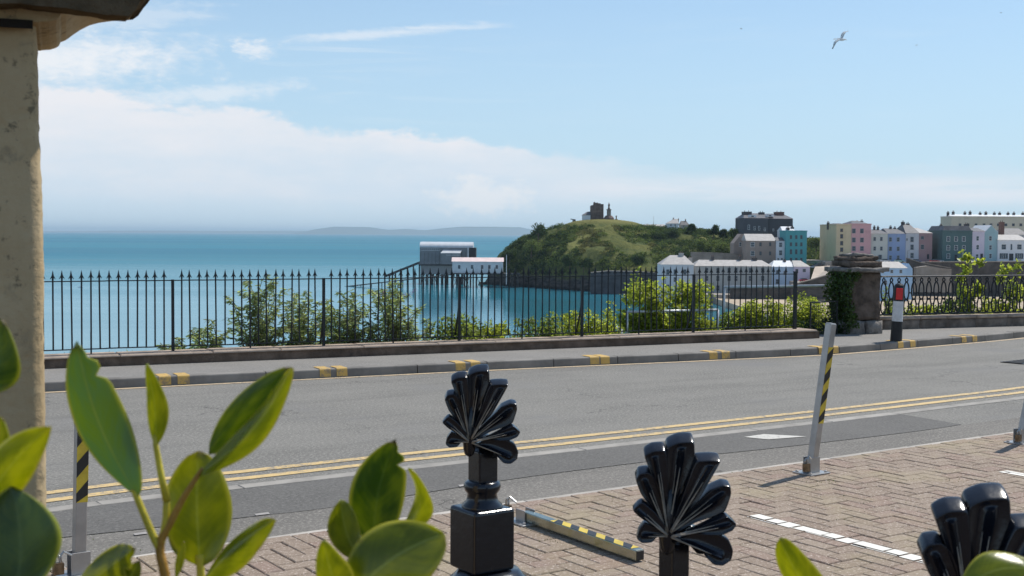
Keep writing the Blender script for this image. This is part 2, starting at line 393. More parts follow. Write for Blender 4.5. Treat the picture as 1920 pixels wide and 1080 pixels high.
# pavement sheet behind the kerb
back = []
for p in kerb_in:
    # distance back to the wall line (straight), wider at the bend
    d = (p-F0).dot(FN); back.append(p-FN*(d)+FN*.3 if (p-F0).dot(FD) < 4.4 else None)
kb = []; pb = []
for p in kerb_in:
    s = (p-F0).dot(FD)
    q = FL(s, -.05) if s < 3.9 else None
    if q is None:
        i = kerb_in.index(p); tdir = (kerb_in[min(i+1, len(kerb_in)-1)]-kerb_in[i-1]).normalized()
        q = p+Vector((-tdir.y, tdir.x))*(2.15 if s > 6 else 1.2+.45*(s-3.9))
    kb.append(p); pb.append(q)
tag(ribbon('pavement', kb, pb, .10, m_pave), kind='structure')
# kerb stones
kerb = empty('kerb'); tag(kerb, kind='structure')
for i in range(len(kl)-1):
    a, b_ = kl[i], kl[i+1]
    if a.x < -8 or a.x > 22: continue
    d = (b_-a); L = d.length; ang = math.atan2(d.y, d.x)
    g = .006; h = .102+random.uniform(-.002, .003)
    prof_ = [(0, -.05), (.008, h-.016), (.012, h-.006), (.022, h), (.139, h), (.139, -.05)]
    mb = MB(); n = len(prof_)
    vs = [(g, y, z) for y, z in prof_]+[(L-g, y, z) for y, z in prof_]
    fs = [tuple(range(n)), tuple(range(2*n-1, n-1, -1))]+[(k+n, (k+1) % n+n, (k+1) % n, k) for k in range(n)]
    mb.add(vs, fs); o = mb.build('kerb_stone', m_kerb, kerb); o.location = (a.x, a.y, 0); o.rotation_euler = (0, 0, ang)
# yellow loading bars painted on kerb top and face
def nearest(line, q):
    return min(range(len(line)), key=lambda i: (line[i]-q).length)
fine = catmull(KERB, .05)
kym = MB()
def kbar(px, py, L=.085, skew=.0, reach=.25):
    q = G(px, py, .1).to_2d(); i = nearest(fine, q); k = max(1, int(L/.05+.5))
    a = fine[i]; tdir = (fine[i+1]-fine[i-1]).normalized(); nn = Vector((-tdir.y, tdir.x))
    M_ = Matrix.Translation((a.x, a.y, 0)) @ Matrix.Rotation(math.atan2(tdir.y, tdir.x), 4, 'Z')
    w2 = L/2
    pr = [(-.003, .012), (.005, .086), (.009, .099), (.020, .1075), (reach, .1075)]
    vs = [(-w2, y, z) for y, z in pr]+[(w2, y, z) for y, z in pr]
    kym.add(vs, [(j, j+5, j+6, j+1) for j in range(4)], M_)
for px, py in [(310, 708), (344, 706), (613, 694), (643, 692), (1130, 673.5), (1155, 672.5), (1358, 664), (1381, 662.5), (1568, 655), (1590, 652.5), (1698, 642), (1718, 640), (1818, 632.5), (1840, 631), (874, 683), (902, 682), (-60, 722), (-25, 720)]:
    kbar(px, py, .13)
tag(kym.build('kerb_yellow_marks', m_yel2), kind='structure')
# single faint line along the far kerb
ln = catmull(KERB, .3); ribbon('road_edge_line', offs(ln, -.03), offs(ln, -.115), .004, paint_mat('edge_paint', (.58, .44, .27), (.23, .21, .18), .52))['kind'] = 'structure'
# double yellow lines, concrete channel, tarmac strips on the near side
def path(pts, ext0=(-3, 0), step=.25):
    return catmull(pts, step)
LY1 = [(-14, -1.6), (-8, 3.4), (-2.96, 7.72), (-1.9, 8.46), (-.87, 9.17), (.18, 9.84), (1.59, 10.78), (2.93, 11.68), (4.2, 12.58), (5.63, 13.60), (9, 16.3), (14, 21)]
ly = path(LY1)
for nme, a0, a1, mm in [('double_yellow_line', 0.05, -.045, m_yel), ('double_yellow_line', -.18, -.275, m_yel)]:
    tag(ribbon(nme, offs(ly, a0), offs(ly, a1), .004, mm), kind='structure')
ch = empty('drain_channel'); tag(ch, kind='structure')
c0 = catmull([tuple(p) for p in offs(path(LY1, step=1.0), -.44)], .915)
for i in range(len(c0)-1):
    a, b_ = c0[i], c0[i+1]
    if a.x < -4.5 or a.x > 9: continue
    d = b_-a; mb = MB(); mb.box(.004, d.length-.004, -.115, 0, -.05, .006, bev=.003)
    o = mb.build('channel_block', m_chan, ch); o.location = (a.x, a.y, 0); o.rotation_euler = (0, 0, math.atan2(d.y, d.x))
# darker reinstated strip
dk0 = [G(x, y).to_2d() for x, y in [(-300, 1040), (82, 1012), (440, 973), (640, 950), (960, 899), (1250, 862), (1460, 840), (1720, 809), (1813, 795)]]
lyd = path(LY1, step=.4); dk1 = offs(lyd, -.56)
def proj(q): return min(dk1, key=lambda p: (p-q).length)
dk0 = catmull([tuple(p) for p in dk0], .35); ua = [proj(p) for p in dk0]
tag(ribbon('reinstated_tarmac', dk0, ua, .004, m_asph2), kind='structure')
PU = Vector((math.cos(rad(34.4)), math.sin(rad(34.4)))); PV = Vector((-PU.y, PU.x))   # along kerb / away from camera
PO = Vector((.11, 7.53))
# lighter strip between the dark one and the edging
e0 = [PO+PU*s+PV*.055 for s in np.arange(-9, 10, .5)]
e1 = [p+PV*min(1.15, max(.25, (min(dk0, key=lambda q: (q-p).length)-p).dot(PV)-.01)) for p in e0]
tag(ribbon('road_edge_tarmac', e0, e1, .002, m_asph3), kind='structure')
# white arrow-like mark, worn dashes
tri = [G(x, y) for x, y in [(1395, 821), (1432, 815.5), (1512, 820), (1440, 825.5)]]
MB().add([(p.x, p.y, .008) for p in tri], [(0, 3, 2, 1)]).build('road_arrow_mark', paint_mat('old_white_paint', (.58, .55, .49), (.26, .24, .21), .56))['kind'] = 'structure'
mb = MB()
for px, py, L in [(490, 964, 26), (872, 909.5, 26), (262, 1001, 24)]:
    q = [G(px-L/2, py+2), G(px+L/2, py-1.5), G(px+L/2+3, py+2), G(px-L/2+3, py+5)]
    mb.add([(p.x, p.y, .008) for p in q], [(0, 3, 2, 1)])
mb.build('worn_road_dashes', m_faint)['kind'] = 'structure'
# edging stones
ed = empty('paving_edging'); tag(ed, kind='structure')
for i in range(-7, 9):
    mb = MB(); mb.box(.004, .911, 0, .055, -.06, .012+random.uniform(-.002, .003), bev=.004)
    o = mb.build('edging_stone', m_edge, ed); q = PO+PU*(i*.915); o.location = (q.x, q.y, random.uniform(-.002, .002)); o.rotation_euler = (0, 0, rad(34.4)+random.uniform(-.003, .003))
# block paving: herringbone of 2:1 blocks
CW = .105
m = bpy.data.materials.new('paving_block'); m.use_nodes = True; t = NT(m.node_tree); b = t.n['Principled BSDF']
geo = t.node('ShaderNodeNewGeometry'); pos = geo.outputs['Position']; oi = t.node('ShaderNodeObjectInfo')
r = t.math('FRACT', t.math('ADD', geo.outputs['Random Per Island'], t.math('MULTIPLY', oi.outputs['Random'], 5.37)))
c = t.mix(r, (.232, .170, .122), (.288, .220, .162))
c = t.mix(t.ramp(t.math('FRACT', t.math('MULTIPLY', r, 7.7)), .7, .75, 0, .5), c, (.255, .165, .128))
c = t.mix(t.ramp(t.noise(pos, 55, 4, .85), .52, .66), c, (.60, .50, .42))
c = t.mix(t.ramp(t.noise(pos, 70, 4, .85, 0), .34, .46, .75, 0), c, (.20, .145, .115))
c = t.mix(t.ramp(t.noise(pos, 1.1, 5, .65), .46, .68, 0, .45), c, (.36, .30, .17))
c = t.mix(t.ramp(t.noise(pos, 3.3, 5, .7), .58, .74, 0, .5), c, (.235, .18, .15))
t.put(b.inputs['Base Color'], c); b.inputs['Roughness'].default_value = .8; b.inputs['Specular IOR Level'].default_value = .35
bn = t.node('ShaderNodeBump'); bn.inputs['Strength'].default_value = .6; bn.inputs['Distance'].default_value = .004
t.put(bn.inputs['Height'], t.noise(pos, 110, 4, .75)); t.l.new(bn.outputs[0], b.inputs['Normal'])
m_block = m
paving = empty('block_paving'); tag(paving, kind='structure')
bed = MB(); qs = [PO+PU*-9-PV*.0, PO+PU*9.5, PO+PU*9.5-PV*9, PO+PU*-9-PV*9]
bed.add([(q.x, q.y, .0085) for q in qs], [(0, 3, 2, 1)])
bed.build('joint_sand', mat('joint_sand', (.10, .078, .055), .95, .3, 8, .3, 60), paving)
def blockmesh(lx, ly_, name):
    g = .0032; mb = MB(); mb.box(g, lx-g, g, ly_-g, -.01, 0.018, bev=.0045); o = mb.build(name, m_block, link=False); return o.data
bH = blockmesh(2*CW, CW, 'block_across'); bV = blockmesh(CW, 2*CW, 'block_along')
def pix(p):                                          # world point -> photograph pixel (for choosing what is in view)
    v = Vector(p)-CAM; d = v.dot(vF); return 960+FPX*v.dot(vR)/d, 540-FPX*v.dot(vU)/d, d
cells = []
for r_ in range(-60, 0):
    for c_ in range(-52, 80):
        v = (c_-r_) % 4
        if v == 0: cells.append((c_, r_, 2, 1))
        elif v == 3 and r_+1 < 0: cells.append((c_, r_, 1, 2))
        elif v == 3 and r_ == -1: cells.append((c_, r_, 1, 1))
        elif v == 2 and r_ == -1 and False: pass
vis = []
for c_, r_, a, b_ in cells:
    q = PO+PU*((c_+a/2)*CW)+PV*((r_+b_/2)*CW)
    if q.y < .8: continue
    x, y, d = pix((q.x, q.y, 0))
    if -120 < x < 2040 and 800 < y < 1500: vis.append((d if y < 1092 and -20 < x < 1940 else d+50, c_, r_, a, b_))
vis.sort()
BAYS = []
for (pa, pb_) in [((1400, 975), (1720, 1060)), ((1872, 890), (2100, 950))]:
    A = G(*pa).to_2d()-PO; BAYS.append((A.dot(PU), A.dot(PV)))
stuffb = MB(); white = MB()
for k, (d, c_, r_, a, b_) in enumerate(vis):
    q = PO+PU*(c_*CW)+PV*(r_*CW); z = random.uniform(-.0022, .0022)
    tl = (random.gauss(0, .006), random.gauss(0, .006))
    M_ = Matrix.Translation((q.x, q.y, z)) @ Matrix.Rotation(rad(34.4)+random.gauss(0, .006), 4, 'Z') @ Matrix.Rotation(tl[0], 4, 'X') @ Matrix.Rotation(tl[1], 4, 'Y')
    if k < 300 and not (a == 1 and b_ == 1):
        o = bpy.data.objects.new('paving_block', bH if a == 2 else bV); COL.objects.link(o); o.parent = paving; o.matrix_local = M_
    else:
        g = .0032; stuffb.box(g, a*CW-g, g, b_*CW-g, -.01, .018, M=M_, bev=.0045)
    for (u0, v0) in BAYS:                            # the painted bay lines lie on the blocks one by one
        g = .007; x0, x1 = max(c_*CW+g, u0), min((c_+a)*CW-g, u0+.10); y0, y1 = r_*CW+g, min((r_+b_)*CW-g, v0)
        if x1-x0 > .008 and y1-y0 > .01:
            white.add([M_ @ Vector((x-c_*CW, y-r_*CW, .0212)) for x, y in ((x0, y0), (x1, y0), (x1, y1), (x0, y1))], [(0, 1, 2, 3)])
tag(stuffb.build('paving_block', m_block, paving), kind='stuff')
tag(white.build('bay_line_paint', m_white), kind='structure')
# low weeds and moss in the joints
pts = []
for px, py, n_, s_ in [(1560, 960, 40, .25), (1000, 995, 90, .10), (1050, 1020, 50, .06), (1640, 920, 40, .3), (1530, 905, 60, .12), (1330, 925, 25, .3), (1740, 905, 30, .2), (1830, 960, 20, .3), (300, 1060, 25, .3), (1150, 945, 20, .2)]:
    q = G(px, py); p_ = RNG.normal(size=(n_, 3))*[s_, s_, 0]+[q.x, q.y, .012]; pts.append(p_)
V, Q = leafcloud(np.concatenate(pts), .013, .006, axis=(0, 0, .8), spread=.7)
tag(np_mesh('joint_weeds', V, Q, leafmat('weed_leaf', (.12, .14, .04), (.2, .25, .05), .3)), kind='stuff')
# garden soil this side of the near railing
sd = MB(); sd.add([(-12, -12, .024), (12, -12, .024), (3.0, -2, .024), (.95, .75, .024), (-.2, 2.35, .024), (-5.5, 2.6, .024), (-12, 2.8, .024)], [(0, 1, 2, 3, 4, 5, 6)])
tag(sd.build('garden_soil', mat('soil', (.09, .065, .045), .95, .3, 6, .5, 30)), kind='structure')
# dark cracked patch of the far lane, given the form of a drain cover
q = G(1905, 679); dr = empty('cracked_patch', (q.x+.1, q.y, .004), rad(38), 'dark cracked patch in the far lane of the road, shaped as an iron grate', 'road patch')
mb = MB(); mb.box(-.3, .3, -.16, .16, 0, .006); mb.build('frame', m_iron, dr)
for i in range(7): mb = MB(); mb.box(-.29+i*.085, -.25+i*.085, -.13, .13, .0062, .012); mb.build('slat', mat('drain_iron', (.05, .048, .046), .6), dr)
# tarmac patch on the far lane by the leaning post
pp = [G(x, y) for x, y in [(1440, 752), (1585, 762), (1560, 775), (1500, 773), (1400, 764), (1330, 752)]]
# ------------------------------------------------------------------ low wall under the railing
wall = empty('railing_wall', (0, 0, 0), 0, 'low dark stone wall with pale worn coping under the spiked railing', 'wall')
S0, S1 = -18.0, 4.02
ang = math.atan2(FD.y, FD.x)
s = S0; k = 0
mb = MB()
def WM(s_, n_, z=0): q = FL(s_, n_); return Matrix.Translation((q.x, q.y, z)) @ Matrix.Rotation(ang, 4, 'Z')
n_ = int((S1-S0)/.12)
vs = []; fs = []
for i in range(n_+1):
    x = S0+(S1-S0)*i/n_; w1 = .012*fbm(x, 1, 0, 3); w2 = .012*fbm(x, 5, 0, 4)
    q = [FL(x, -.245+w1), FL(x, -.235+w2), FL(x, .16)]
    vs += [(q[0].x, q[0].y, .05), (q[0].x, q[0].y, .13), (q[1].x, q[1].y, .205), (q[2].x, q[2].y, .205), (q[2].x, q[2].y, -.5)]
for i in range(n_):
    for j in range(4): fs.append((i*5+j, (i+1)*5+j, (i+1)*5+j+1, i*5+j+1))
fs += [(0, 1, 2, 3, 4), tuple(n_*5+j for j in (4, 3, 2, 1, 0))]
mb.add(vs, fs); mb.build('wall_body', m_wallst, wall)
while s < S1-.2:                                     # coping stones
    L = random.uniform(.75, 1.15); e = min(s+L, S1+.015)
    mb = MB(); z1 = .232+random.uniform(-.004, .004)
    if s < -9: s = e; continue
    mb.box(.004, e-s-.004, -.258+random.uniform(-.005, .005), .17, .2065, z1, bev=.012); o = mb.build('coping_stone', m_cope, wall); o.matrix_local = WM(s, 0)
    s = e
# ------------------------------------------------------------------ spiked railing
rail = empty('spiked_railing', (0, 0, 0), 0, 'black iron railing with arrowhead spikes along the far pavement', 'railing')
PITCH = .1040; PAN = 18*PITCH
ZB, ZR, ZT = .285, 1.075, 1.205
m_ir2 = mat('railing_iron', (.006, .008, .011), .5, .3, 3, .2, 40, .5)
pk = MB()
pk.tube([(0, 0, ZB), (0, 0, ZT-.10)], .0098, 6)
pk.tube([(0, 0, ZT-.105), (0, 0, ZT-.06), (0, 0, ZT)], [.011, .013, .0016], 6)
for sx_ in (-1, 1):                                  # the two barbs of the arrowhead
    pk.add([(sx_*.004, -.004, ZT-.045), (sx_*.004, .004, ZT-.045), (sx_*.031, .003, ZT-.098), (sx_*.031, -.003, ZT-.098), (sx_*.026, -.003, ZT-.102), (sx_*.026, .003, ZT-.102), (sx_*.004, .004, ZT-.072), (sx_*.004, -.004, ZT-.072)],
           [(0, 1, 2, 3), (3, 2, 5, 4), (4, 5, 6, 7), (0, 3, 4, 7), (1, 6, 5, 2)])
pkm = pk.build('picket', m_ir2, link=False).data
kpost = {0: 1}
SL = int((-9.5)/PITCH); 
END = 4.33-.98; SEND = (Vector((4.33, 18.95))-F0).dot(FD)
for i in range(SL, int(SEND/PITCH)):
    s_ = i*PITCH; kk = i % 18
    if kk == 0: continue                              # a main upright stands here
    q = FL(s_); o = bpy.data.objects.new('picket', pkm); COL.objects.link(o); o.parent = rail
    o.location = (q.x, q.y, random.uniform(-.004, .004)); o.rotation_euler = (random.gauss(0, .006), random.gauss(0, .006), ang)
    if kk == 9:
        mb = MB(); mb.tube([(q.x, q.y, .225), (q.x, q.y, ZB+.2)], .010, 6); mb.build('foot', m_ir2, rail)
for i in range(int(SL/18), 2):
    s_ = i*PAN; q = FL(s_); b_ = FL(s_, .42); c_ = FL(s_-.10, .05)
    mb = MB(); mb.box(-.016, .016, -.016, .016, .20, ZR+.01); o = mb.build('upright', m_ir2, rail); o.location = (q.x, q.y, 0); o.rotation_euler = (0, 0, ang)
    if q.x > 3.9: continue
    # curved back stay
    pts = []
    for j in range(9):
        f = j/8; off = FL(s_+.035*f**1.6, .24*f**1.7); pts.append((off.x, off.y, .90-.66*f))
    mb = MB(); mb.tube([(q.x, q.y, 1.0)]+pts, .012, 6); mb.build('back_stay', m_ir2, rail)
q = FL(SEND); mb = MB(); mb.box(-.022, .022, -.022, .022, .20, 1.10); mb.box(-.027, .027, -.027, .027, 1.10, 1.115); o = mb.build('end_post', m_ir2, rail); o.location = (q.x, q.y, 0); o.rotation_euler = (0, 0, ang)
for z_, hh in ((ZR, .012), (ZB, .012)):
    s_ = SL*PITCH; mb = MB(); pts = []
    while s_ < SEND: 
        e = min(s_+PAN, SEND); pts.append((s_, e)); s_ = e
    a_, e_ = SL*PITCH, SEND
    n_ = 60
    for j in range(n_):
        x0 = a_+(e_-a_)*j/n_; x1 = a_+(e_-a_)*(j+1)/n_
        q = FL(x0); sag = .004*fbm(x0, 2, 0, 1.5)
        mb.box(0, x1-x0+.0005, -.014, .014, z_-hh/2, z_+hh/2, Matrix.Translation((q.x, q.y, sag)) @ Matrix.Rotation(ang, 4, 'Z'))
    mb.build('rail', m_ir2, rail)

# ------------------------------------------------------------------ stone gate pillar at the end of the wall
m_pst = mat('pillar_stone', (.125, .095, .075), .9, .4, 5, .8, 22, .2, dark=(.055, .045, .036), dscale=4, bdist=.03)
m_pst2 = mat('pillar_base_stone', (.22, .20, .18), .9, .4, 6, .8, 22, .2, dark=(.10, .09, .08), dscale=5, bdist=.03)
def rock(mb, x0, x1, y0, y1, z0, z1, nz=5, amp=.02, seed=0, M=None, n=6, rnd=.0):
    """block with uneven faces"""
    vs = []; idx = {}
    def vv(i, j, k):
        key = (i, j, k)
        if key not in idx:
            x, y, z = x0+(x1-x0)*i/n, y0+(y1-y0)*j/n, z0+(z1-z0)*k/nz
            cx, cy, cz = (x0+x1)/2, (y0+y1)/2, (z0+z1)/2
            v = Vector((x, y, z)); d = Vector((fbm(x+seed, y, z, 5), fbm(x, y+seed+9, z, 5), fbm(x, y, z+seed+21, 5)))*amp
            if rnd:
                e = Vector((abs(2*i/n-1), abs(2*j/n-1), abs(2*k/nz-1))); q = sum(sorted(e)[1:])/2
                v = v.lerp(Vector((cx, cy, cz)), rnd*max(0, q-.55))
            idx[key] = len(vs); vs.append(v+d)
        return idx[key]
    fs = []
    for i in range(n):
        for k in range(nz):
            fs.append((vv(i, 0, k), vv(i+1, 0, k), vv(i+1, 0, k+1), vv(i, 0, k+1))); fs.append((vv(i+1, n, k), vv(i, n, k), vv(i, n, k+1), vv(i+1, n, k+1)))
            fs.append((vv(0, i+1, k), vv(0, i, k), vv(0, i, k+1), vv(0, i+1, k+1))); fs.append((vv(n, i, k), vv(n, i+1, k), vv(n, i+1, k+1), vv(n, i, k+1)))
        for j in range(n):
            fs.append((vv(i, j, nz), vv(i+1, j, nz), vv(i+1, j+1, nz), vv(i, j+1, nz))); fs.append((vv(i, j+1, 0), vv(i+1, j+1, 0), vv(i+1, j, 0), vv(i, j, 0)))
    mb.add(vs, fs, M)
pc = Vector((5.60, 20.05)); gp = empty('gate_pillar', (pc.x, pc.y, .1), rad(18), 'weathered brown stone gate pillar with broken cap beside the railing end', 'pillar')
mb = MB(); rock(mb, -.30, .23, -.28, .30, .22, .98, 12, .018, 1, n=8); mb.build('shaft', m_pst, gp, True)
for j, (a, b_) in enumerate([(-.36, -.06), (-.05, .29)]):
    mb = MB(); rock(mb, a, b_, -.36, .34, -.05, .225, 4, .03, 3+j, rnd=.3); mb.build('base_stone', m_pst2, gp, True)
mb = MB(); rock(mb, -.42, .33, -.42, .40, .985, 1.06, 3, .014, 8, n=10, rnd=.12); mb.build('cap_slab', m_pst2, gp, True)
mb = MB(); rock(mb, -.34, .25, -.33, .32, 1.062, 1.16, 3, .02, 12, n=8, rnd=.15); mb.build('cap_stone', m_pst, gp, True)
mb = MB(); rock(mb, -.33, .21, -.30, .28, 1.155, 1.235, 3, .03, 17, n=8, rnd=.25); mb.build('cap_stone', m_pst, gp, True)
mb = MB(); rock(mb, -.28, .14, -.26, .22, 1.23, 1.28, 2, .03, 19, n=8, rnd=.3); mb.build('cap_stone', m_pst2, gp, True)
m_ivy = leafmat('ivy_leaf', (.045, .075, .02), (.12, .2, .03), .3, .4, .4)
n_ = 1700; C = np.stack([RNG.uniform(-.47, -.29, n_), RNG.uniform(-.34, .28, n_), RNG.uniform(.0, 1.0, n_)], 1); C[:, 0] += .05*np.sin(C[:, 2]*7)
C2 = np.stack([RNG.uniform(-.45, -.12, 800), RNG.uniform(-.40, -.30, 800), RNG.uniform(.1, 1.0, 800)], 1); C2 = C2[C2[:, 0] < -.16-.25*np.abs(np.sin(C2[:, 2]*3))]
V, Q = leafcloud(np.concatenate([C, C2]), .05, .045); ivy = np_mesh('ivy', V, Q, m_ivy); ivy.location = (pc.x+.03, pc.y, .1); ivy.rotation_euler = (0, 0, rad(18))
tag(ivy, 'dark ivy climbing the left side of the stone gate pillar', 'ivy')

# ------------------------------------------------------------------ bollard
q = G(1680, 640, .1); bo = empty('bollard', (q.x, q.y, .1), rad(-8), 'black and white bollard with a red reflector, leaning on the far pavement', 'bollard')
bo.rotation_euler = (0, rad(2.2), rad(-8))
m_bk = mat('bollard_black', (.015, .015, .016), .45, .2, 8, .1, 40); m_bw = mat('bollard_white', (.62, .61, .60), .5, .12, 8, .1, 40); m_br = mat('reflector_red', (.60, .015, .02), .25, .1, 8, 0, 10, .6)
mb = MB(); mb.lathe([(.088, 0), (.086, .02), (.080, .30)], 20); mb.build('base', m_bk, bo, False)
mb = MB(); mb.lathe([(.0795, .3005), (.074, .60)], 20); mb.build('white_band', m_bw, bo)
mb = MB(); mb.lathe([(.077, .601), (.076, .80), (.068, .835), (.05, .855), (.02, .862)], 20); mb.build('head', m_bk, bo)
mb = MB(); mb.box(-.052, .042, -.090, -.060, .625, .795, bev=.004); mb.build('reflector', m_br, bo)

# ------------------------------------------------------------------ ornate balustrade on its wall, right
B0 = Vector((6.22, 20.72)); B1 = Vector((9.05, 21.85)); BD = (B1-B0).normalized(); BN = Vector((-BD.y, BD.x)); ba = math.atan2(BD.y, BD.x)
bw = empty('balustrade_wall', (B0.x, B0.y, .1), ba, 'low brown stone wall under the ornate iron balustrade', 'wall')
x = -.05; 
while x < 4.6:
    L = random.uniform(.55, .85); mb = MB(); rock(mb, x+.006, x+L-.006, -.02, .26, -.04, .155, 3, .008, x, n=5); mb.build('wall_stone', mat('balustrade_stone', (.19, .155, .125), .9, .35, 5, .6, 25, .2, bdist=.02), bw, True)
    mb = MB(); rock(mb, x+.004, x+L-.004, -.045, .28, .158, .205, 2, .006, x+3, n=5, rnd=.05); mb.build('coping_stone', m_cope, bw, True); x += L
bal = empty('ornate_balustrade', (B0.x, B0.y, .305), ba, 'black cast iron balustrade of interlaced loops on the low wall', 'balustrade')
mb = MB(); mb.box(.02, 4.5, .09, .15, .665, .69, bev=.008); mb.build('handrail', m_ir2, bal)
mb = MB(); mb.box(.02, 4.5, .105, .135, .025, .045); mb.build('bottom_rail', m_ir2, bal)
def loop(mb, cx, cz, rx, rz, n=18, r=.0125, pw=1.0):
    pts = [(cx+rx*math.copysign(abs(math.sin(a))**pw, math.sin(a)), .12, cz+rz*math.cos(a)) for a in [2*math.pi*k/n for k in range(n+1)]]
    mb.tube(pts, r, 5, cap=False)
un = MB(); W_ = .158
loop(un, 0, .615, .026, .030, 12, .011); loop(un, 0, .43, .052, .150, 18); loop(un, 0, .17, .052, .125, 18); loop(un, W_/2, .30, .045, .10, 16, .010)
un.tube([(0, .12, .64), (0, .12, .668)], .007, 5); un.tube([(0, .12, .045), (0, .12, .06)], .009, 5)
unm = un.build('scroll_panel', m_ir2, link=False, smooth=True).data
for i in range(28):
    o = bpy.data.objects.new('scroll_panel', unm); COL.objects.link(o); o.parent = bal; o.location = (.09+i*W_, 0, 0)

# ------------------------------------------------------------------ galvanised handrails on the steps behind
m_galv = mat('galvanised_tube', (.55, .56, .56), .35, .12, 8, .05, 40, .5, metal=.35)
def handrail(pts, posts, label, r=.021):
    hr = empty('handrail', (0, 0, 0), 0, label, 'handrail')
    mb = MB(); mb.tube(pts, r, 8); mb.build('rail', m_galv, hr, True)
    for a, z in posts: mb = MB(); mb.tube([a, (a[0], a[1], z)], r, 8); mb.build('post', m_galv, hr, True)
a = P(1358, 538, 21.6); b_ = P(1556, 535.5, 20.4); c_ = P(1566, 541, 20.4); d_ = P(1566, 606, 20.4)
handrail([a, b_, tuple(P(1563, 537, 20.4)), c_, d_], [(tuple(a), a.z-.8)], 'grey tube handrail turning down beside the stone gate pillar')
a = P(1176, 585, 19.2); b_ = P(1346, 581, 19.8); handrail([a, b_], [(tuple(a), a.z-.5), (tuple(b_), b_.z-.5)], 'pale tube handrail among the tall bright bushes behind the railing')
a = P(985, 619, 17.9); b_ = P(1165, 614, 18.6); handrail([a, b_], [(tuple(a), a.z-.4), (tuple(b_), b_.z-.4)], 'low pale tube handrail just above the wall left of the tall bushes')
# mesh gate panel between wall end and pillar
gt = empty('mesh_gate', (4.62, 19.12, .1), rad(42), 'dark wire mesh gate closing the gap before the stone gate pillar', 'gate')
mb = MB()
for i in range(15): mb.tube([(i*.05, 0, .02), (i*.05, 0, .52)], .003, 4)
for i in range(11): mb.tube([(0, .004, .02+i*.05), (.70, .004, .02+i*.05)], .003, 4)
mb.build('wire_mesh', m_ir2, gt)
mb = MB(); mb.box(-.02, .72, -.01, .01, .52, .54); mb.box(-.02, 0, -.01, .01, 0, .52); mb.box(.70, .72, -.01, .01, 0, .52); mb.build('frame', m_ir2, gt)

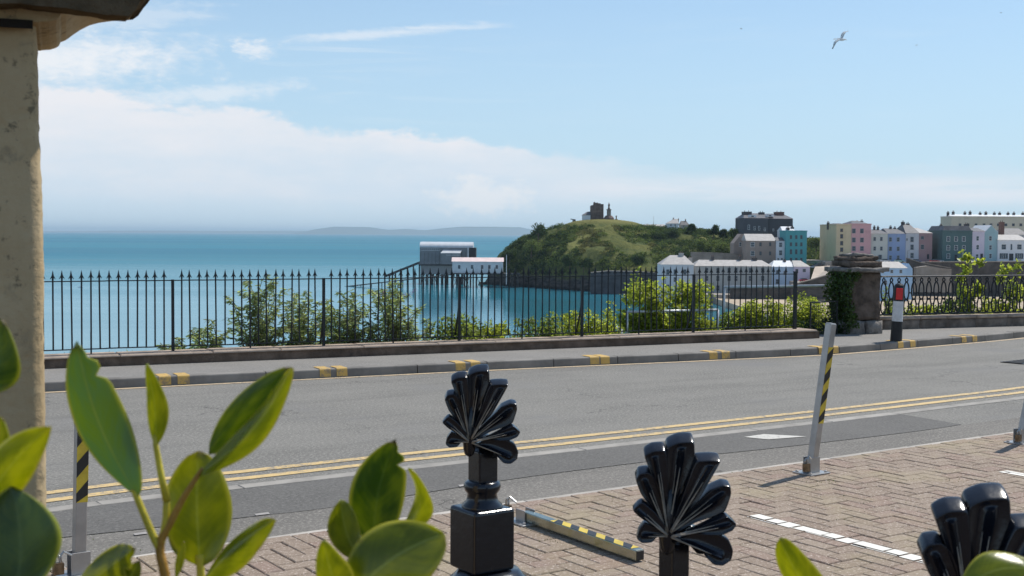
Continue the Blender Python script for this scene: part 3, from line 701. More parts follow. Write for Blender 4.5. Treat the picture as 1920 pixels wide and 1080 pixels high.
# ------------------------------------------------------------------ parking posts
m_zinc = mat('post_zinc', (.40, .39, .375), .34, .12, 7, .06, 50, .5, metal=.55, dark=(.28, .22, .15), dscale=6, dmin=.58)
m_tY = mat('tape_yellow', (.66, .47, .04), .4, .15, 14, .05, 50, .5, dark=(.30, .24, .10), dscale=22, dmin=.6)
m_tB = mat('tape_black', (.02, .019, .018), .45, .2, 14, .05, 50, .5)
m_brs = mat('padlock_brass', (.20, .13, .07), .5, .4, 30, .2, 60, .5, metal=.6, dark=(.05, .035, .025), dscale=30)
m_zinc2 = mat('fallen_post_zinc', (.36, .37, .30), .22, .3, 5, .06, 50, .5, metal=.9, dark=(.30, .30, .12), dscale=5, dmin=.5)  # olive tint puts a greenish reflection into the metal colour
PW, PH = .055, 1.02
def parking_post(loc, rz, lean, label, folded=False, tape=True):
    e = empty('parking_post', loc, rz, label, 'parking post', 'folding parking posts of the paved bays')
    mb = MB(); mb.box(-.10, .10, -.085, .085, .002, .010, bev=.002); mb.build('base_plate', m_zinc, e)
    for sx_, sy_ in ((-.078, -.06), (.078, -.06), (-.078, .06), (.078, .06)):
        mb = MB(); mb.lathe([(.011, .010), (.011, .018), (.007, .021)], 6, Matrix.Translation((sx_, sy_, 0))); mb.build('bolt', m_zinc, e)
    hg = MB()
    for sy_ in (-1, 1): hg.box(-.045, .045, sy_*.033-.003, sy_*.033+.003, .0105, .075 if folded else .115, bev=.001)
    hg.build('hinge_bracket', m_zinc, e)
    mb = MB(); w_ = PW/2
    if folded: Mx = Matrix.Translation((0, 0, .040)) @ Matrix.Rotation(rad(90.2), 4, 'Y')
    else: Mx = Matrix.Translation((0, 0, .022)) @ Matrix.Rotation(lean[0], 4, 'Y') @ Matrix.Rotation(lean[1], 4, 'X')
    mb.box(-w_, w_, -w_, w_, 0, PH); o = mb.build('tube', m_zinc2 if folded else m_zinc, e); o.matrix_local = Mx
    bv = o.modifiers.new('edge', 'BEVEL'); bv.width = .005; bv.segments = 2
    mb = MB(); mb.box(-w_+.004, w_-.004, -w_+.004, w_-.004, PH-.002, PH+.004, bev=.002); c = mb.build('cap', m_tB if folded else m_zinc, e); c.matrix_local = Mx
    # hazard tape: slanted bands on one face
    def bands(mm, par, name):
        mb = MB(); z0, z1, p_ = (.28, .98, .15) if folded else (.33, .86, .145); sl = .062
        z = z0-.1
        while z < z1+.05:
            for (lo, hi) in ((z+(0 if par else p_/2), z+(p_/2 if par else p_)),):
                for (nx, sg) in ((0, 1), (1, 1)):
                    pts = [(-w_, lo), (w_, lo+sl), (w_, hi+sl), (-w_, hi)]
                    # clip to the taped length
                    pts = [(a_, min(max(b2, z0), z1)) for a_, b2 in pts]
                    if len({round(b2, 4) for _, b2 in pts}) < 2: continue
                    if nx == 0 and folded: continue
                    if nx == 0: vs = [(a_, -w_-.0012, b2) for a_, b2 in pts]
                    elif folded: vs = [(-w_-.0012, -a_, b2) for a_, b2 in pts]
                    else: continue
                    mb.add(vs, [(0, 1, 2, 3)])
            z += p_
        t_ = mb.build(name, mm, e); t_.matrix_local = Mx
    if tape: bands(m_tY, True, 'yellow_tape'); bands(m_tB, False, 'black_tape')
    # padlock and hasp
    hp = MB(); hp.tube([(-.045, -.035, .11), (-.085, -.05, .135), (-.105, -.05, .11), (-.10, -.05, .085)], .006, 6); hp.build('hasp', m_zinc, e)
    pl = MB(); rock(pl, -.135, -.085, -.065, -.035, .03, .088, 3, .002, 2, n=3, rnd=.15); pk_ = pl.build('padlock', m_brs, e)
    sh = MB(); sh.tube([(-.125, -.05, .085), (-.125, -.05, .110), (-.11, -.05, .122), (-.096, -.05, .110), (-.096, -.05, .085)], .0045, 6); sh.build('shackle', m_zinc, pk_, True)
    return e
q = G(1521, 892); parking_post((q.x, q.y, .018), rad(36), (rad(5.4), rad(3.9)), 'upright striped parking post leaning right with brass padlock, middle of the paving')
q = G(985, 985); parking_post((q.x, q.y, .018), rad(-56.5), (0, 0), 'striped parking post folded flat on the block paving', folded=True)
q = G(148, 1085); parking_post((q.x, q.y, .018), rad(36), (rad(1.5), rad(0)), 'striped parking post behind the big torn leaf, beside the plastered pillar')
q = G(1913, 835); parking_post((q.x, q.y, .018), rad(36), (rad(9), rad(6)), 'parking post cut by the right edge of the photo, padlock on its foot')
q = G(1915, 862)

# ------------------------------------------------------------------ the cliff below the railing
m_scrub = mat('scrub_soil', (.06, .075, .03), .95, .4, .6, .3, 6, .1)
mb = MB(); vs = []; fs = []; line = []
for sS in np.linspace(-40, 60, 51):
    if sS < 4: q = FL(sS, .16); nn = FN
    else: q = FL(4, .16)+Vector((math.cos(rad(38)), math.sin(rad(38))))*(sS-4)+FN*min(2.2, (sS-4)*.9); nn = Vector((-math.sin(rad(34)), math.cos(rad(34))))
    line.append((q, nn))
rows = [(0, -.02), (1.2, -.35), (3.0, -2.0), (8, -7.5), (16, -15), (24, -21), (30, -27.5)]
for q, nn in line:
    for d, z in rows:
        a = q+nn*d; vs.append((a.x, a.y, z+(.5*fbm(a.x, a.y, 0, .3) if d > 2 else 0)))
nr_ = len(rows)
for i in range(len(line)-1):
    for j in range(nr_-1): fs.append((i*nr_+j, (i+1)*nr_+j, (i+1)*nr_+j+1, i*nr_+j+1))
mb.add(vs, fs); tag(mb.build('cliff_slope', m_scrub, smooth=True), kind='structure')

# ------------------------------------------------------------------ bushes behind the railing
m_bud = leafmat('buddleia_leaf', (.24, .27, .15), (.44, .52, .16), .5, .5, .5)
m_yg = leafmat('bright_leaf', (.16, .20, .035), (.50, .56, .07), .55, .4, .4)
m_hedge = leafmat('hedge_leaf', (.11, .15, .04), (.32, .40, .07), .48, .4, .5)
m_dkleaf = leafmat('dark_leaf', (.03, .055, .018), (.07, .12, .03), .3, .45, .5)
m_twig = mat('twig', (.12, .085, .05), .8)
m_flow = leafmat('purple_flower', (.28, .12, .30), (.3, .14, .32), .3, .7, .3)
def fenceD(px, off=.45):
    v = ray(px, 640); q = F0+FN*off; den = FD.x*v.y-FD.y*v.x; s_ = (q.y*v.x-q.x*v.y)/den; return (q+FD*s_).y
def buddleia(px0, px1, ytop, D, label, ns=20, flow=0, L=.10, m=None, ybase=655, droop=.7):
    a = P(px0, ybase, D); b_ = P(px1, ybase, D); cx = (a.x+b_.x)/2; wd = (b_.x-a.x)/2; H_ = P((px0+px1)/2, ytop, D).z-a.z
    e = empty('buddleia_bush' if m is None else 'leafy_bush', (cx, D, a.z-.35), 0, label, 'bush')
    st = MB(); Cs, Ax = [], []; fl = []
    for k in range(ns):
        bx = random.uniform(-.5, .5)*wd; by = random.uniform(-.15, .25); tx = random.uniform(-1, 1)*wd; hh = (H_+.35)*random.uniform(.42, 1.05)*(1-.25*(tx/wd)**2)
        lean = random.uniform(-.15, .15); pts = []
        for j in range(9):
            f = j/8; pts.append(Vector((bx+(tx-bx)*f**1.3, by+lean*f, hh*(math.sin(f*math.pi*.5)**.9))))
        st.tube(pts, [.006*(1-f/10)+.001 for f in range(9)], 4)
        for j in range(1, 9):
            for s2 in range(int(9)):
                f = random.random(); p = pts[j-1].lerp(pts[j], f)
                Cs.append(p); th = random.uniform(0, 2*math.pi); Ax.append((math.cos(th), math.sin(th), random.uniform(-.3, .6)))
        if flow and k < flow:
            for z in range(60): fl.append(pts[-1]+Vector((random.gauss(0, .012)+z*.0014, random.gauss(0, .012), random.gauss(0, .012)+.0012*z)))
    st.build('stem', m_twig, e)
    C_ = np.array([tuple(c) for c in Cs]); A_ = np.array(Ax)
    V, Q = leafcloud(C_, RNG.uniform(.6, 1.15, len(C_))*L, L*.22 if m is None else L*.6, axis=A_*1.6, spread=.35, droop=droop)
    np_mesh('foliage', V, Q, m or m_bud, e)
    if fl: V, Q = leafcloud(np.array([tuple(c) for c in fl]), .012, .01); np_mesh('flower_spike', V, Q, m_flow, e)
    return e
DF = lambda px: (G(px, 652, .23).y)                   # distance of the wall top at that place
for a in [(300, 345, 622, .45, 'small grey-green shrub at the foot of the first bent stay of the railing', 9, 0),
          (345, 440, 600, .55, 'low grey-green buddleia left of the tall one behind the railing', 26, 0),
          (415, 560, 522, .60, 'tallest grey-green buddleia at the left end of the shrub row', 46, 0),
          (520, 625, 548, .55, 'grey-green buddleia with gaps, second tall shrub of the row', 34, 0),
          (590, 710, 545, .65, 'dense buddleia behind the second bent stay of the railing', 46, 0),
          (670, 790, 528, .60, 'buddleia with purple flower spikes right of the middle of the row', 44, 4),
          (745, 815, 596, .45, 'low buddleia at the right end of the shrub row', 16, 2)]:
    d0 = FL(0).y; px = (a[0]+a[1])/2; Dd = fenceD(px, a[3])
    buddleia(a[0], a[1], a[2], Dd, a[4], a[5], a[6])
def bushy(px0, px1, ytop, dd, label, n, m, L=.05, name='leafy_bush', ybase=640, Dabs=None, lumps=7, zfloor=None):
    px = (px0+px1)/2; D = Dabs or fenceD(px, dd)
    a = P(px0, ybase, D); b_ = P(px1, ybase, D); wd = (b_.x-a.x)/2; H_ = P(px, ytop, D).z-a.z; zb = -.35
    e = empty(name, ((a.x+b_.x)/2, D, a.z), 0, label, 'bush')
    Cs = []
    cs = [(random.uniform(-.75, .75)*wd, random.uniform(-.25, .25), random.uniform(.1, .75)*H_, random.uniform(.28, .5)*min(wd, H_)) for _ in range(lumps)]
    cs += [(random.uniform(-.85, .85)*wd, random.uniform(-.2, .2), random.uniform(.0, .35)*H_, .45*min(wd, H_)) for _ in range(lumps)]
    for cx, cy, cz, r_ in cs:
        k = int(n/len(cs)); d = RNG.normal(size=(k, 3)); d /= np.linalg.norm(d, axis=1)[:, None]; rr_ = r_*RNG.uniform(.35, 1.08, k)**.6
        c = d*rr_[:, None]*[1, .8, 1]+[cx, cy, cz]; Cs.append(c)
    # a few free shoots
    st = MB()
    for _ in range(max(3, int(wd*9))):
        x = random.uniform(-.9, .9)*wd; h0 = random.uniform(.5, .8)*H_; h1 = H_*random.uniform(.85, 1.12)*(1-.2*(x/wd)**2); y = random.uniform(-.2, .2)
        st.tube([(x, y, zb), (x+.02, y, h0), (x+random.uniform(-.06, .06), y, h1)], [.006, .004, .002], 4)
        k = 16; f = RNG.uniform(0, 1, k); Cs.append(np.stack([x+RNG.normal(0, .022, k), y+RNG.normal(0, .022, k), h0+(h1-h0)*f], 1))
    st.build('stem', m_twig, e)
    C_ = np.concatenate(Cs); C_ = C_[C_[:, 2] > zb-.1]
    V, Q = leafcloud(C_, RNG.uniform(.6, 1.2, len(C_))*L, L*.62, axis=(0, -.2, .2), spread=.8)
    np_mesh('foliage', V, Q, m, e); return e
for a in [(800, 900, 588, .4, 'yellow-green bush with pale tips left of the gap of open water', 2000, m_hedge),
          (860, 960, 604, .45, 'low yellow-green bush behind the third bent stay', 2000, m_yg),
          (950, 1050, 596, .5, 'low bush with reddish tips above the low handrail', 2000, m_hedge),
          (1030, 1140, 584, .5, 'yellow-green bush right of the low handrail', 2400, m_yg),
          (1105, 1165, 566, .55, 'narrow bright bush with one upright shoot', 1000, m_yg)]:
    bushy(*a)
bushy(1165, 1260, 500, 1.3, 'tall light green bush with loose shoots rising over the rail', 5200, m_yg, .065, Dabs=19.6, lumps=14)
bushy(1240, 1345, 515, 1.3, 'tall light green bush in front of the white cottages', 5200, m_yg, .065, Dabs=19.9, lumps=14)
bushy(1335, 1420, 578, 1.0, 'low dark bush between the tall bush and the bright hedge', 3000, m_hedge, .05, Dabs=20.3)
bushy(1375, 1480, 556, 1.0, 'bright yellow-green bush behind the right panels of the railing', 9000, m_yg, .05, Dabs=20.4, lumps=14)
bushy(1455, 1570, 548, 1.0, 'bright yellow-green hedge bush left of the stone gate pillar', 9000, m_yg, .05, Dabs=20.7, lumps=14)
bushy(1485, 1580, 592, 1.0, 'dark shaded bush behind the wire mesh gate', 1800, m_dkleaf, .045, Dabs=19.8, ybase=635)
bushy(1652, 1700, 535, 0, 'dark leafy bush between stone pillar and bollard', 1500, m_hedge, .05, Dabs=21.6, ybase=612)
for i, (a, b_, yt) in enumerate([(1690, 1760, 572), (1745, 1820, 560), (1800, 1870, 548), (1850, 1935, 545), (1920, 2010, 545)]):
    bushy(a, b_, yt, 0, ['low bramble behind the balustrade next to the bollard', 'leafy bramble with pale leaves behind the middle of the balustrade', 'taller bramble under the upright sprig behind the balustrade', 'dense bramble at the right end of the balustrade', 'bramble hedge going out of the photo on the right'][i], 2600, m_yg if i != 1 else m_hedge, .06, Dabs=22.3+i*.3, ybase=608)
bushy(1797, 1838, 468, 0, 'upright sprig of large bright leaves rising above the balustrade', 420, m_yg, .10, Dabs=22.9, ybase=560, lumps=5)
bushy(1878, 1925, 492, 0, 'shorter bright sprig above the balustrade at the right edge', 420, m_yg, .09, Dabs=23.4, ybase=560, lumps=5)
bushy(1700, 1760, 520, 0, 'pale trailing shoots hanging over the balustrade wall', 150, m_hedge, .06, Dabs=21.4, ybase=612, lumps=3) if False else None
# rough grass on the slope just behind the wall
C = []
for k in range(2600):
    s_ = random.uniform(-10, 4); q = FL(s_, random.uniform(.2, .9)); C.append((q.x, q.y, random.uniform(-.2, .12)))
V, Q = leafcloud(np.array(C), .10, .014, axis=(0, 0, 1.2), spread=.5); tag(np_mesh('rough_grass', V, Q, m_hedge), kind='stuff')

# ------------------------------------------------------------------ far land: headland, harbour and town
def sm(a, b, x): x = min(1, max(0, (x-a)/(b-a))); return x*x*(3-2*x)
def interp(tab, x):
    if x <= tab[0][0]: return tab[0][1]
    for (x0, y0), (x1, y1) in zip(tab, tab[1:]):
        if x <= x1: return y0+(y1-y0)*(x-x0)/(x1-x0)
    return tab[-1][1]
SKYL = [(915, 490), (925, 481), (945, 470), (965, 458), (985, 446), (1010, 438), (1040, 428), (1060, 420), (1075, 415), (1100, 412), (1130, 411), (1160, 412), (1190, 416), (1215, 424), (1245, 428), (1290, 429), (1320, 433), (1345, 438), (1380, 443), (1450, 447), (1520, 446), (1550, 447), (1580, 452)]
RIDGE = [(P(px, py, 700).x, P(px, py, 700).z) for px, py in SKYL]
SHORE = [(-20, 692), (-6, 684), (10, 660), (30, 628), (46, 606), (62, 592), (80, 588), (110, 588), (150, 585), (170, 592)]
def land(x, y):
    h = interp(RIDGE, x); ys = interp(SHORE, x)
    yr = 700-6*math.sin(x*.05)
    if x < -8: h = h-(-8-x)*1.6
    if y <= yr:
        t = (y-ys)/(yr-ys)
        if t < 0: z = -28+6*t
        else:
            cl = interp([(-20, 4), (0, 7), (30, 10), (60, 9), (90, 8), (150, 8)], x)
            z = -28+cl*sm(0, .10, t)+(h+28-cl)*(1-(1-t)**1.25 if t < 1 else 1)*1.0
            # gullies and knolls
            z += (2.6*fbm(x, y, 0, .035)+1.1*fbm(x, y, 3, .10))*sm(0, .25, t)*(1-sm(.80, 1, t))
            z += 2.6*math.exp(-((x-44)/12)**2-((t-.30)/.09)**2)+2.5*math.exp(-((x-20)/14)**2-((t-.42)/.10)**2)-2.0*math.exp(-((x-75)/16)**2-((t-.62)/.12)**2)
    else: z = h-((y-yr)/85)**2*34 if y > yr+3 else h
    return max(z, -30)
gx0, gx1, gy0, gy1, gs = -40, 172, 560, 860, 2.2
nx, ny = int((gx1-gx0)/gs)+1, int((gy1-gy0)/gs)+1
V = np.zeros((nx*ny, 3), np.float32); LZ = np.zeros((nx, ny))
for i in range(nx):
    for j in range(ny):
        x, y = gx0+i*gs, gy0+j*gs; z = land(x, y); LZ[i, j] = z; V[i*ny+j] = (x, y, z)
Q = [(i*ny+j, (i+1)*ny+j, (i+1)*ny+j+1, i*ny+j+1) for i in range(nx-1) for j in range(ny-1)]
m = bpy.data.materials.new('headland'); m.use_nodes = True; t = NT(m.node_tree); b = t.n['Principled BSDF']
geo = t.node('ShaderNodeNewGeometry'); pos = geo.outputs['Position']; sx, sy, sz = t.sep(pos); nz = t.sep(geo.outputs['Normal'])[2]
g1 = t.mix(t.ramp(t.noise(pos, .05, 6, .65), .35, .65), (.15, .15, .045), (.070, .092, .028))
g1 = t.mix(t.ramp(t.noise(pos, .021, 5, .6), .52, .60), g1, (.20, .20, .065))
g1 = t.mix(t.ramp(t.noise(pos, .4, 5, .7), .55, .7, 0, .6), g1, (.03, .045, .016))
g1 = t.mix(t.ramp(sz, 7.0, 9.5, 0, .7), g1, (.22, .20, .07))
rk = t.mix(t.ramp(t.noise(t.vmul(pos, (1, 1, 3)), .25, 6, .7), .35, .65), (.035, .030, .028), (.11, .095, .085))
lowf = t.ramp(t.math('ADD', sz, t.math('MULTIPLY', t.noise(pos, .12, 5, .6), 9)), -17.5, -13.5)
c = t.mix(lowf, rk, g1)
c = t.mix(t.ramp(sz, -26.2, -24.2, 1, 0), c, (.022, .022, .020))
t.put(b.inputs['Base Color'], c); b.inputs['Roughness'].default_value = .95; b.inputs['Specular IOR Level'].default_value = .1
bn = t.node('ShaderNodeBump'); bn.inputs['Strength'].default_value = 1; bn.inputs['Distance'].default_value = 1.5
t.put(bn.inputs['Height'], t.noise(pos, .35, 6, .7)); t.l.new(bn.outputs[0], b.inputs['Normal'])
tag(np_mesh('headland_hill', V, Q, m, smooth=True), kind='structure')
m_scr = leafmat('hill_scrub_leaf', (.115, .142, .040), (.15, .19, .035), .25, .7, .75, .1, ns=.14)
m_gorse = leafmat('hill_dry_leaf', (.16, .155, .055), (.16, .15, .04), .25, .7, .6, .1, ns=.14)
m_wood = leafmat('hill_wood_leaf', (.030, .050, .017), (.08, .12, .03), .25, .7, .7, .1, ns=.14)
def zat(x, y):
    i = min(nx-2, max(0, int((x-gx0)/gs))); j = min(ny-2, max(0, int((y-gy0)/gs))); fx = (x-gx0)/gs-i; fy = (y-gy0)/gs-j
    return (LZ[i, j]*(1-fx)+LZ[i+1, j]*fx)*(1-fy)+(LZ[i, j+1]*(1-fx)+LZ[i+1, j+1]*fx)*fy
sc = {'a': [], 'b': [], 'c': []}
k = 0; tries = 0
while k < 8500 and tries < 120000:
    tries += 1
    x = random.uniform(-12, 168); y = random.uniform(interp(SHORE, x)+3, 702)
    ys = interp(SHORE, x); tt = (y-ys)/(700-ys); nz_ = .8*fbm(x, y, 0, .04)+.9*fbm(x, y, 7, .11); z = zat(x, y)
    if z < -20 or z > 6.5: continue
    dense = nz_ + (.25 if x < 34 and tt < .75 else 0) + (.45 if x > 72 and tt < .72 else 0) + (.2 if tt < .3 else 0)
    if dense < .08+random.uniform(-.12, .12): continue
    r_ = random.choice((.6, .8, 1.0, 1.5))*random.uniform(.7, 1.2)*(1.35 if x > 72 or x < 34 else 1)
    n_ = int(7+r_*9); d = RNG.normal(size=(n_, 3)); d /= np.linalg.norm(d, axis=1)[:, None]; d[:, 2] = np.abs(d[:, 2])
    c_ = d*r_*[1, 1, .85]+[x, y, z-.1]
    key = 'b' if (fbm(x, y, 11, .05) > .22 and 34 < x < 75) else ('c' if random.random() < (.7 if (x > 75 or x < 30) else .3) else 'a')
    sc[key].append(c_); k += 1
for _ in range(230):
    x = random.uniform(-6, 166); y = random.uniform(interp(SHORE, x)+8, 696); z = zat(x, y)
    if z < -17 or z > 6 or (fbm(x, y, 0, .04) < -.05 and random.random() < .7): continue
    r_ = random.uniform(1.0, 3.2); n_ = int(60*r_); d = RNG.normal(size=(n_, 3)); d /= np.linalg.norm(d, axis=1)[:, None]; d[:, 2] = np.abs(d[:, 2])
    sc['c' if random.random() < .75 else 'a'].append(d*r_*RNG.uniform(.75, 1.05, n_)[:, None]*[1.2, 1, .9]+[x, y, z-.3])
for key, mm, nme in (('a', m_scr, 'hillside_scrub'), ('b', m_gorse, 'dry_hillside_scrub'), ('c', m_wood, 'dark_hillside_scrub')):
    C_ = np.concatenate(sc[key]); V, Q = leafcloud(C_, RNG.uniform(.45, .9, len(C_)), .5, axis=(0, -.1, .5), spread=.8); tag(np_mesh(nme, V, Q, mm), kind='stuff')

def treeobj(px, pbase, ptop, wpx, D, label, m=None, n=1500, name='tree', L=.85, lumps=11, cat='tree', mt=None):
    b_ = P(px, pbase, D); H_ = P(px, ptop, D).z-b_.z; W2 = wpx*D/FPX/2
    e = empty(name, (b_.x, D, b_.z), 0, label, cat)
    tr = MB(); tr.tube([(0, 0, -1.5), (.1, 0, H_*.35), (.2, 0, H_*.7)], [H_*.045, H_*.03, H_*.012], 6)
    for k in range(4):
        a_ = k*1.7; tr.tube([(.1, 0, H_*.3), (math.cos(a_)*W2*.5, math.sin(a_)*W2*.4, H_*.65)], [H_*.02, H_*.006], 5)
    tr.build('trunk', mt or m_twig, e)
    Cs = []
    for _ in range(lumps):
        f = random.random(); cz = H_*(.30+.52*f); wr = W2*(.72-.55*abs(f-.35))
        cx, cy = random.uniform(-1, 1)*wr, random.uniform(-1, 1)*wr*.7; r_ = W2*random.uniform(.26, .46)
        k = n//lumps; d = RNG.normal(size=(k, 3)); d /= np.linalg.norm(d, axis=1)[:, None]; Cs.append(d*(r_*RNG.uniform(.5, 1.1, k))[:, None]*[1, 1, .8]+[cx, cy, cz])
    V, Q = leafcloud(np.concatenate(Cs), L*RNG.uniform(.6, 1.1, n//lumps*lumps), L*.6, spread=1); np_mesh('crown', V, Q, m or m_wood, e); return e
for a in [(1009, 452, 419, 40, 672, 'round dark tree standing alone on the left shoulder of the headland'),
          (996, 478, 448, 52, 662, 'dark spreading tree below the round one on the left shoulder of the headland'),
          (955, 490, 466, 36, 676, 'low dark tree at the left foot of the headland'),
          (1035, 478, 452, 40, 668, 'bushy tree in the hollow right of the lone round tree'),
          (1108, 434, 414, 26, 688, 'small dark tree on the slope just under the ruined tower'),
          (1162, 436, 423, 26, 690, 'rounded bush tree right below the summit monument'),
          (1208, 455, 440, 34, 670, 'dark tree in the dip right of the summit'),
          (1231, 452, 434, 40, 672, 'dark tree under the flagpole on the ridge'),
          (1260, 448, 432, 40, 674, 'dark tree below the white roofed cottage on the ridge'),
          (1296, 436, 420, 20, 680, 'small round tree right of the white roofed cottage on the ridge'),
          (1337, 444, 420, 28, 640, 'tallest dark tree on the ridge between cottage and hotel'),
          (1356, 448, 430, 22, 642, 'smaller dark tree beside the tallest ridge tree'),
          (1376, 450, 428, 30, 636, 'green tree on the ridge next to the dark hotel'),
          (1318, 474, 448, 46, 610, 'broad tree on the slope above the grey retaining wall'),
          (1352, 478, 454, 40, 606, 'tree with a yellowish side left of the taupe house'),
          (1285, 492, 462, 46, 604, 'dark tree above the white cottage roof'),
          (1240, 500, 474, 46, 602, 'dark tree left above the white cottage at the harbour'),
          (1196, 500, 478, 36, 606, 'leafy tree on the quarry edge above the harbour wall'),
          (1068, 500, 478, 40, 628, 'bright topped tree on the knoll above the rocks'),
          (1094, 506, 484, 40, 622, 'drooping green tree on the right end of the knoll'),
          (1530, 468, 446, 34, 618, 'olive green tree behind the teal house'),
          (1546, 478, 452, 26, 612, 'dull green tree touching the yellow house'),
          (1540, 498, 470, 34, 600, 'dark tree in the shade between teal and yellow houses')]:
    treeobj(*a, m=m_wood if random.random() < .6 else m_scr)

# quay, harbour sand, plateaus under the houses
m_quay = mat('harbour_masonry', (.085, .075, .068), .9, .35, .25, .6, 1.2, .2, dark=(.045, .04, .037), dscale=.4, bdist=.3)
m_quay2 = mat('pale_masonry', (.27, .235, .20), .9, .2, .25, .4, 1.5, .2, bdist=.1)
m_sand = mat('harbour_sand', (.46, .37, .27), .95, .1, .05, .2, 1, .2)
m_tar = mat('quay_road', (.34, .30, .26), .9, .12, .1, .1, 2, .2)
def plate(name, poly, z0, z1, m, kind='structure'):
    o = MB().slab(poly, z0, z1).build(name, m); tag(o, kind=kind); return o
plate('harbour_beach', [(84, 400), (100, 330), (420, 330), (420, 556), (128, 556), (128, 511), (84, 511)], -32, -24.2, m_sand)
plate('quay', [(70, 512), (146, 512), (150, 600), (70, 600)], -32, -22.7, m_tar)
plate('upper_terrace_ground', [(104, 556), (140, 556), (142, 640), (104, 640)], -32, -11.0, m_scrub)
plate('town_ground', [(139, 550), (420, 550), (420, 600), (139, 600)], -32, -9.6, m_tar)
def wallbox(name, x0p, x1p, ytp, ybp, D, th, m, label, tops=None):
    a = P(x0p, ybp, D); b_ = P(x1p, ybp, D); z0 = a.z; zt = P((x0p+x1p)/2, ytp, D).z
    e = empty(name, (a.x, D, z0), 0, label, 'wall')
    L = b_.x-a.x
    if tops is None: poly = [(0, 0), (L, 0), (L, zt-z0), (0, zt-z0)]
    else: poly = [(0, 0), (L, 0)]+[(P(px, py, D).x-a.x, P(px, py, D).z-z0) for px, py in tops[::-1]]
    MB().prism(poly, 0, th).build('masonry', m, e)
    zc = [(x, z) for x, z in poly[2:]][::-1]
    mb = MB(); mb.prism(zc+[(x, z+.35) for x, z in zc[::-1]], -.15, th+.15); mb.build('coping', m_quay2, e); return e
wallbox('harbour_wall', 1738, 1990, 492, 556, 547, 2.5, m_quay, 'dark harbour retaining wall below the green, lilac and white houses', [(1738, 492), (1990, 491)])
wallbox('harbour_wall', 1635, 1742, 498, 556, 548, 2, m_quay, 'dark harbour retaining wall below the blue and rose houses', [(1635, 499), (1680, 497), (1742, 492)])
wallbox('stone_wall', 1718, 1784, 505, 548, 520, 3, m_quay2, 'broad beige masonry wall in front of the harbour road ramp', [(1718, 503), (1740, 500), (1762, 504), (1784, 506)])
wallbox('ramp_wall', 1702, 1782, 488, 505, 534, 2, m_quay, 'dark sloping ramp wall right of the blue boathouse', [(1702, 485), (1726, 493), (1760, 499), (1782, 503)])
wallbox('stone_wall', 1485, 1566, 520, 560, 500, 2, m_quay, 'rough sloping stone wall below the pink shop', [(1485, 535), (1520, 526), (1566, 512)])
wallbox('stone_wall', 1296, 1398, 476, 492, 575, 2, m_quay2, 'grey brown retaining wall under the trees left of the taupe house', [(1296, 474), (1340, 475), (1398, 478)])
wallbox('quay_wall', 1370, 1540, 552, 572, 508, 2, m_quay, 'dark quay wall below the white cottage row', [(1370, 540), (1540, 538)])
wallbox('quay_wall', 1108, 1245, 508, 556, 590, 4, mat('slate_masonry', (.078, .076, .080), .9, .3, .25, .6, 1.2, .2, bdist=.3), 'long dark sea wall under the headland at the harbour mouth', [(1108, 512), (1140, 509), (1200, 510), (1245, 514)])
# slipway road between the shop and the yellow house
a, b_, c_, d_ = P(1518, 531, 505), P(1556, 512, 505), P(1556, 498, 545), P(1528, 500, 545)
MB().add([tuple(a), tuple(b_), tuple(c_), tuple(d_), (a.x, a.y, -30), (b_.x, b_.y, -30), (c_.x, c_.y, -30), (d_.x, d_.y, -30)], [(0, 1, 2, 3), (0, 4, 5, 1), (1, 5, 6, 2), (2, 6, 7, 3), (3, 7, 4, 0)]).build('slipway_road', mat('slipway', (.50, .42, .34), .9, .1, .2, .1, 2))['kind'] = 'structure'

m_slate = mat('slate_roof', (.11, .105, .11), .6, .25, .6, .3, 3, .4)
m_roofl = mat('pale_roof', (.42, .39, .36), .6, .12, .6, .2, 3, .4)
m_roofw = mat('white_and_sunlit_roof', (.72, .72, .72), .5, .06, .6, .1, 3, .4)  # also gives roofs that are only sunlit their glare as white colour
m_brick = mat('chimney_brick', (.16, .085, .065), .85, .25, 1, .3, 4)
m_chst = mat('chimney_stone', (.10, .085, .08), .85, .25, 1, .3, 4)
m_win = mat('window_glass', (.055, .065, .08), .12, .2, .5, 0, 1, .6)
m_wfr = mat('window_frame', (.72, .72, .70), .6, .05, 1, 0, 1)
m_dkfr = mat('dark_frame', (.10, .09, .09), .6, .05, 1, 0, 1)
m_door = mat('dark_door', (.03, .03, .035), .5, .1, 1, 0, 1)
def wallmat(name, col):
    g_ = sum(col)/3; col = tuple(c*.84+(g_*1.02+.02)*.16 for c in col); return mat('render_'+name, col, .85, .06, .12, .15, 2.0, .2, dark=tuple(c*.72 for c in col), dscale=.16, dmin=.56)
FRM = [m_wfr]; m_mfr = mat('muted_frame', (.36, .35, .34), .6, .05, 1, 0, 1)
def window(e, x, z, w_, h_, y=0, fm=None, bars=True, arch=False, fw=.12):
    mb = MB(); fw = min(fw, w_*.16); yo = y-.09
    for (a, b2, c_, d2) in ((x-w_/2-fw, x-w_/2, z-h_/2, z+h_/2), (x+w_/2, x+w_/2+fw, z-h_/2, z+h_/2), (x-w_/2-fw, x+w_/2+fw, z+h_/2, z+h_/2+fw), (x-w_/2-fw*1.6, x+w_/2+fw*1.6, z-h_/2-fw*1.3, z-h_/2)):
        mb.box(a, b2, yo, y-.002, c_, d2)
    if bars: mb.box(x-w_/2, x+w_/2, y-.06, y-.03, z-.04, z+.04); 
    if arch: mb.prism([(x-w_/2-fw, z+h_/2+fw+.003), (x+w_/2+fw, z+h_/2+fw+.003), (x, z+h_/2+w_*.7)], yo, y-.002)
    o = mb.build('window', fm or FRM[0], e)
    mb = MB(); mb.box(x-w_/2+.002, x+w_/2-.002, y-.028, y-.004, z-h_/2+.002, z+h_/2-.002); mb.build('pane', m_win, o); return o
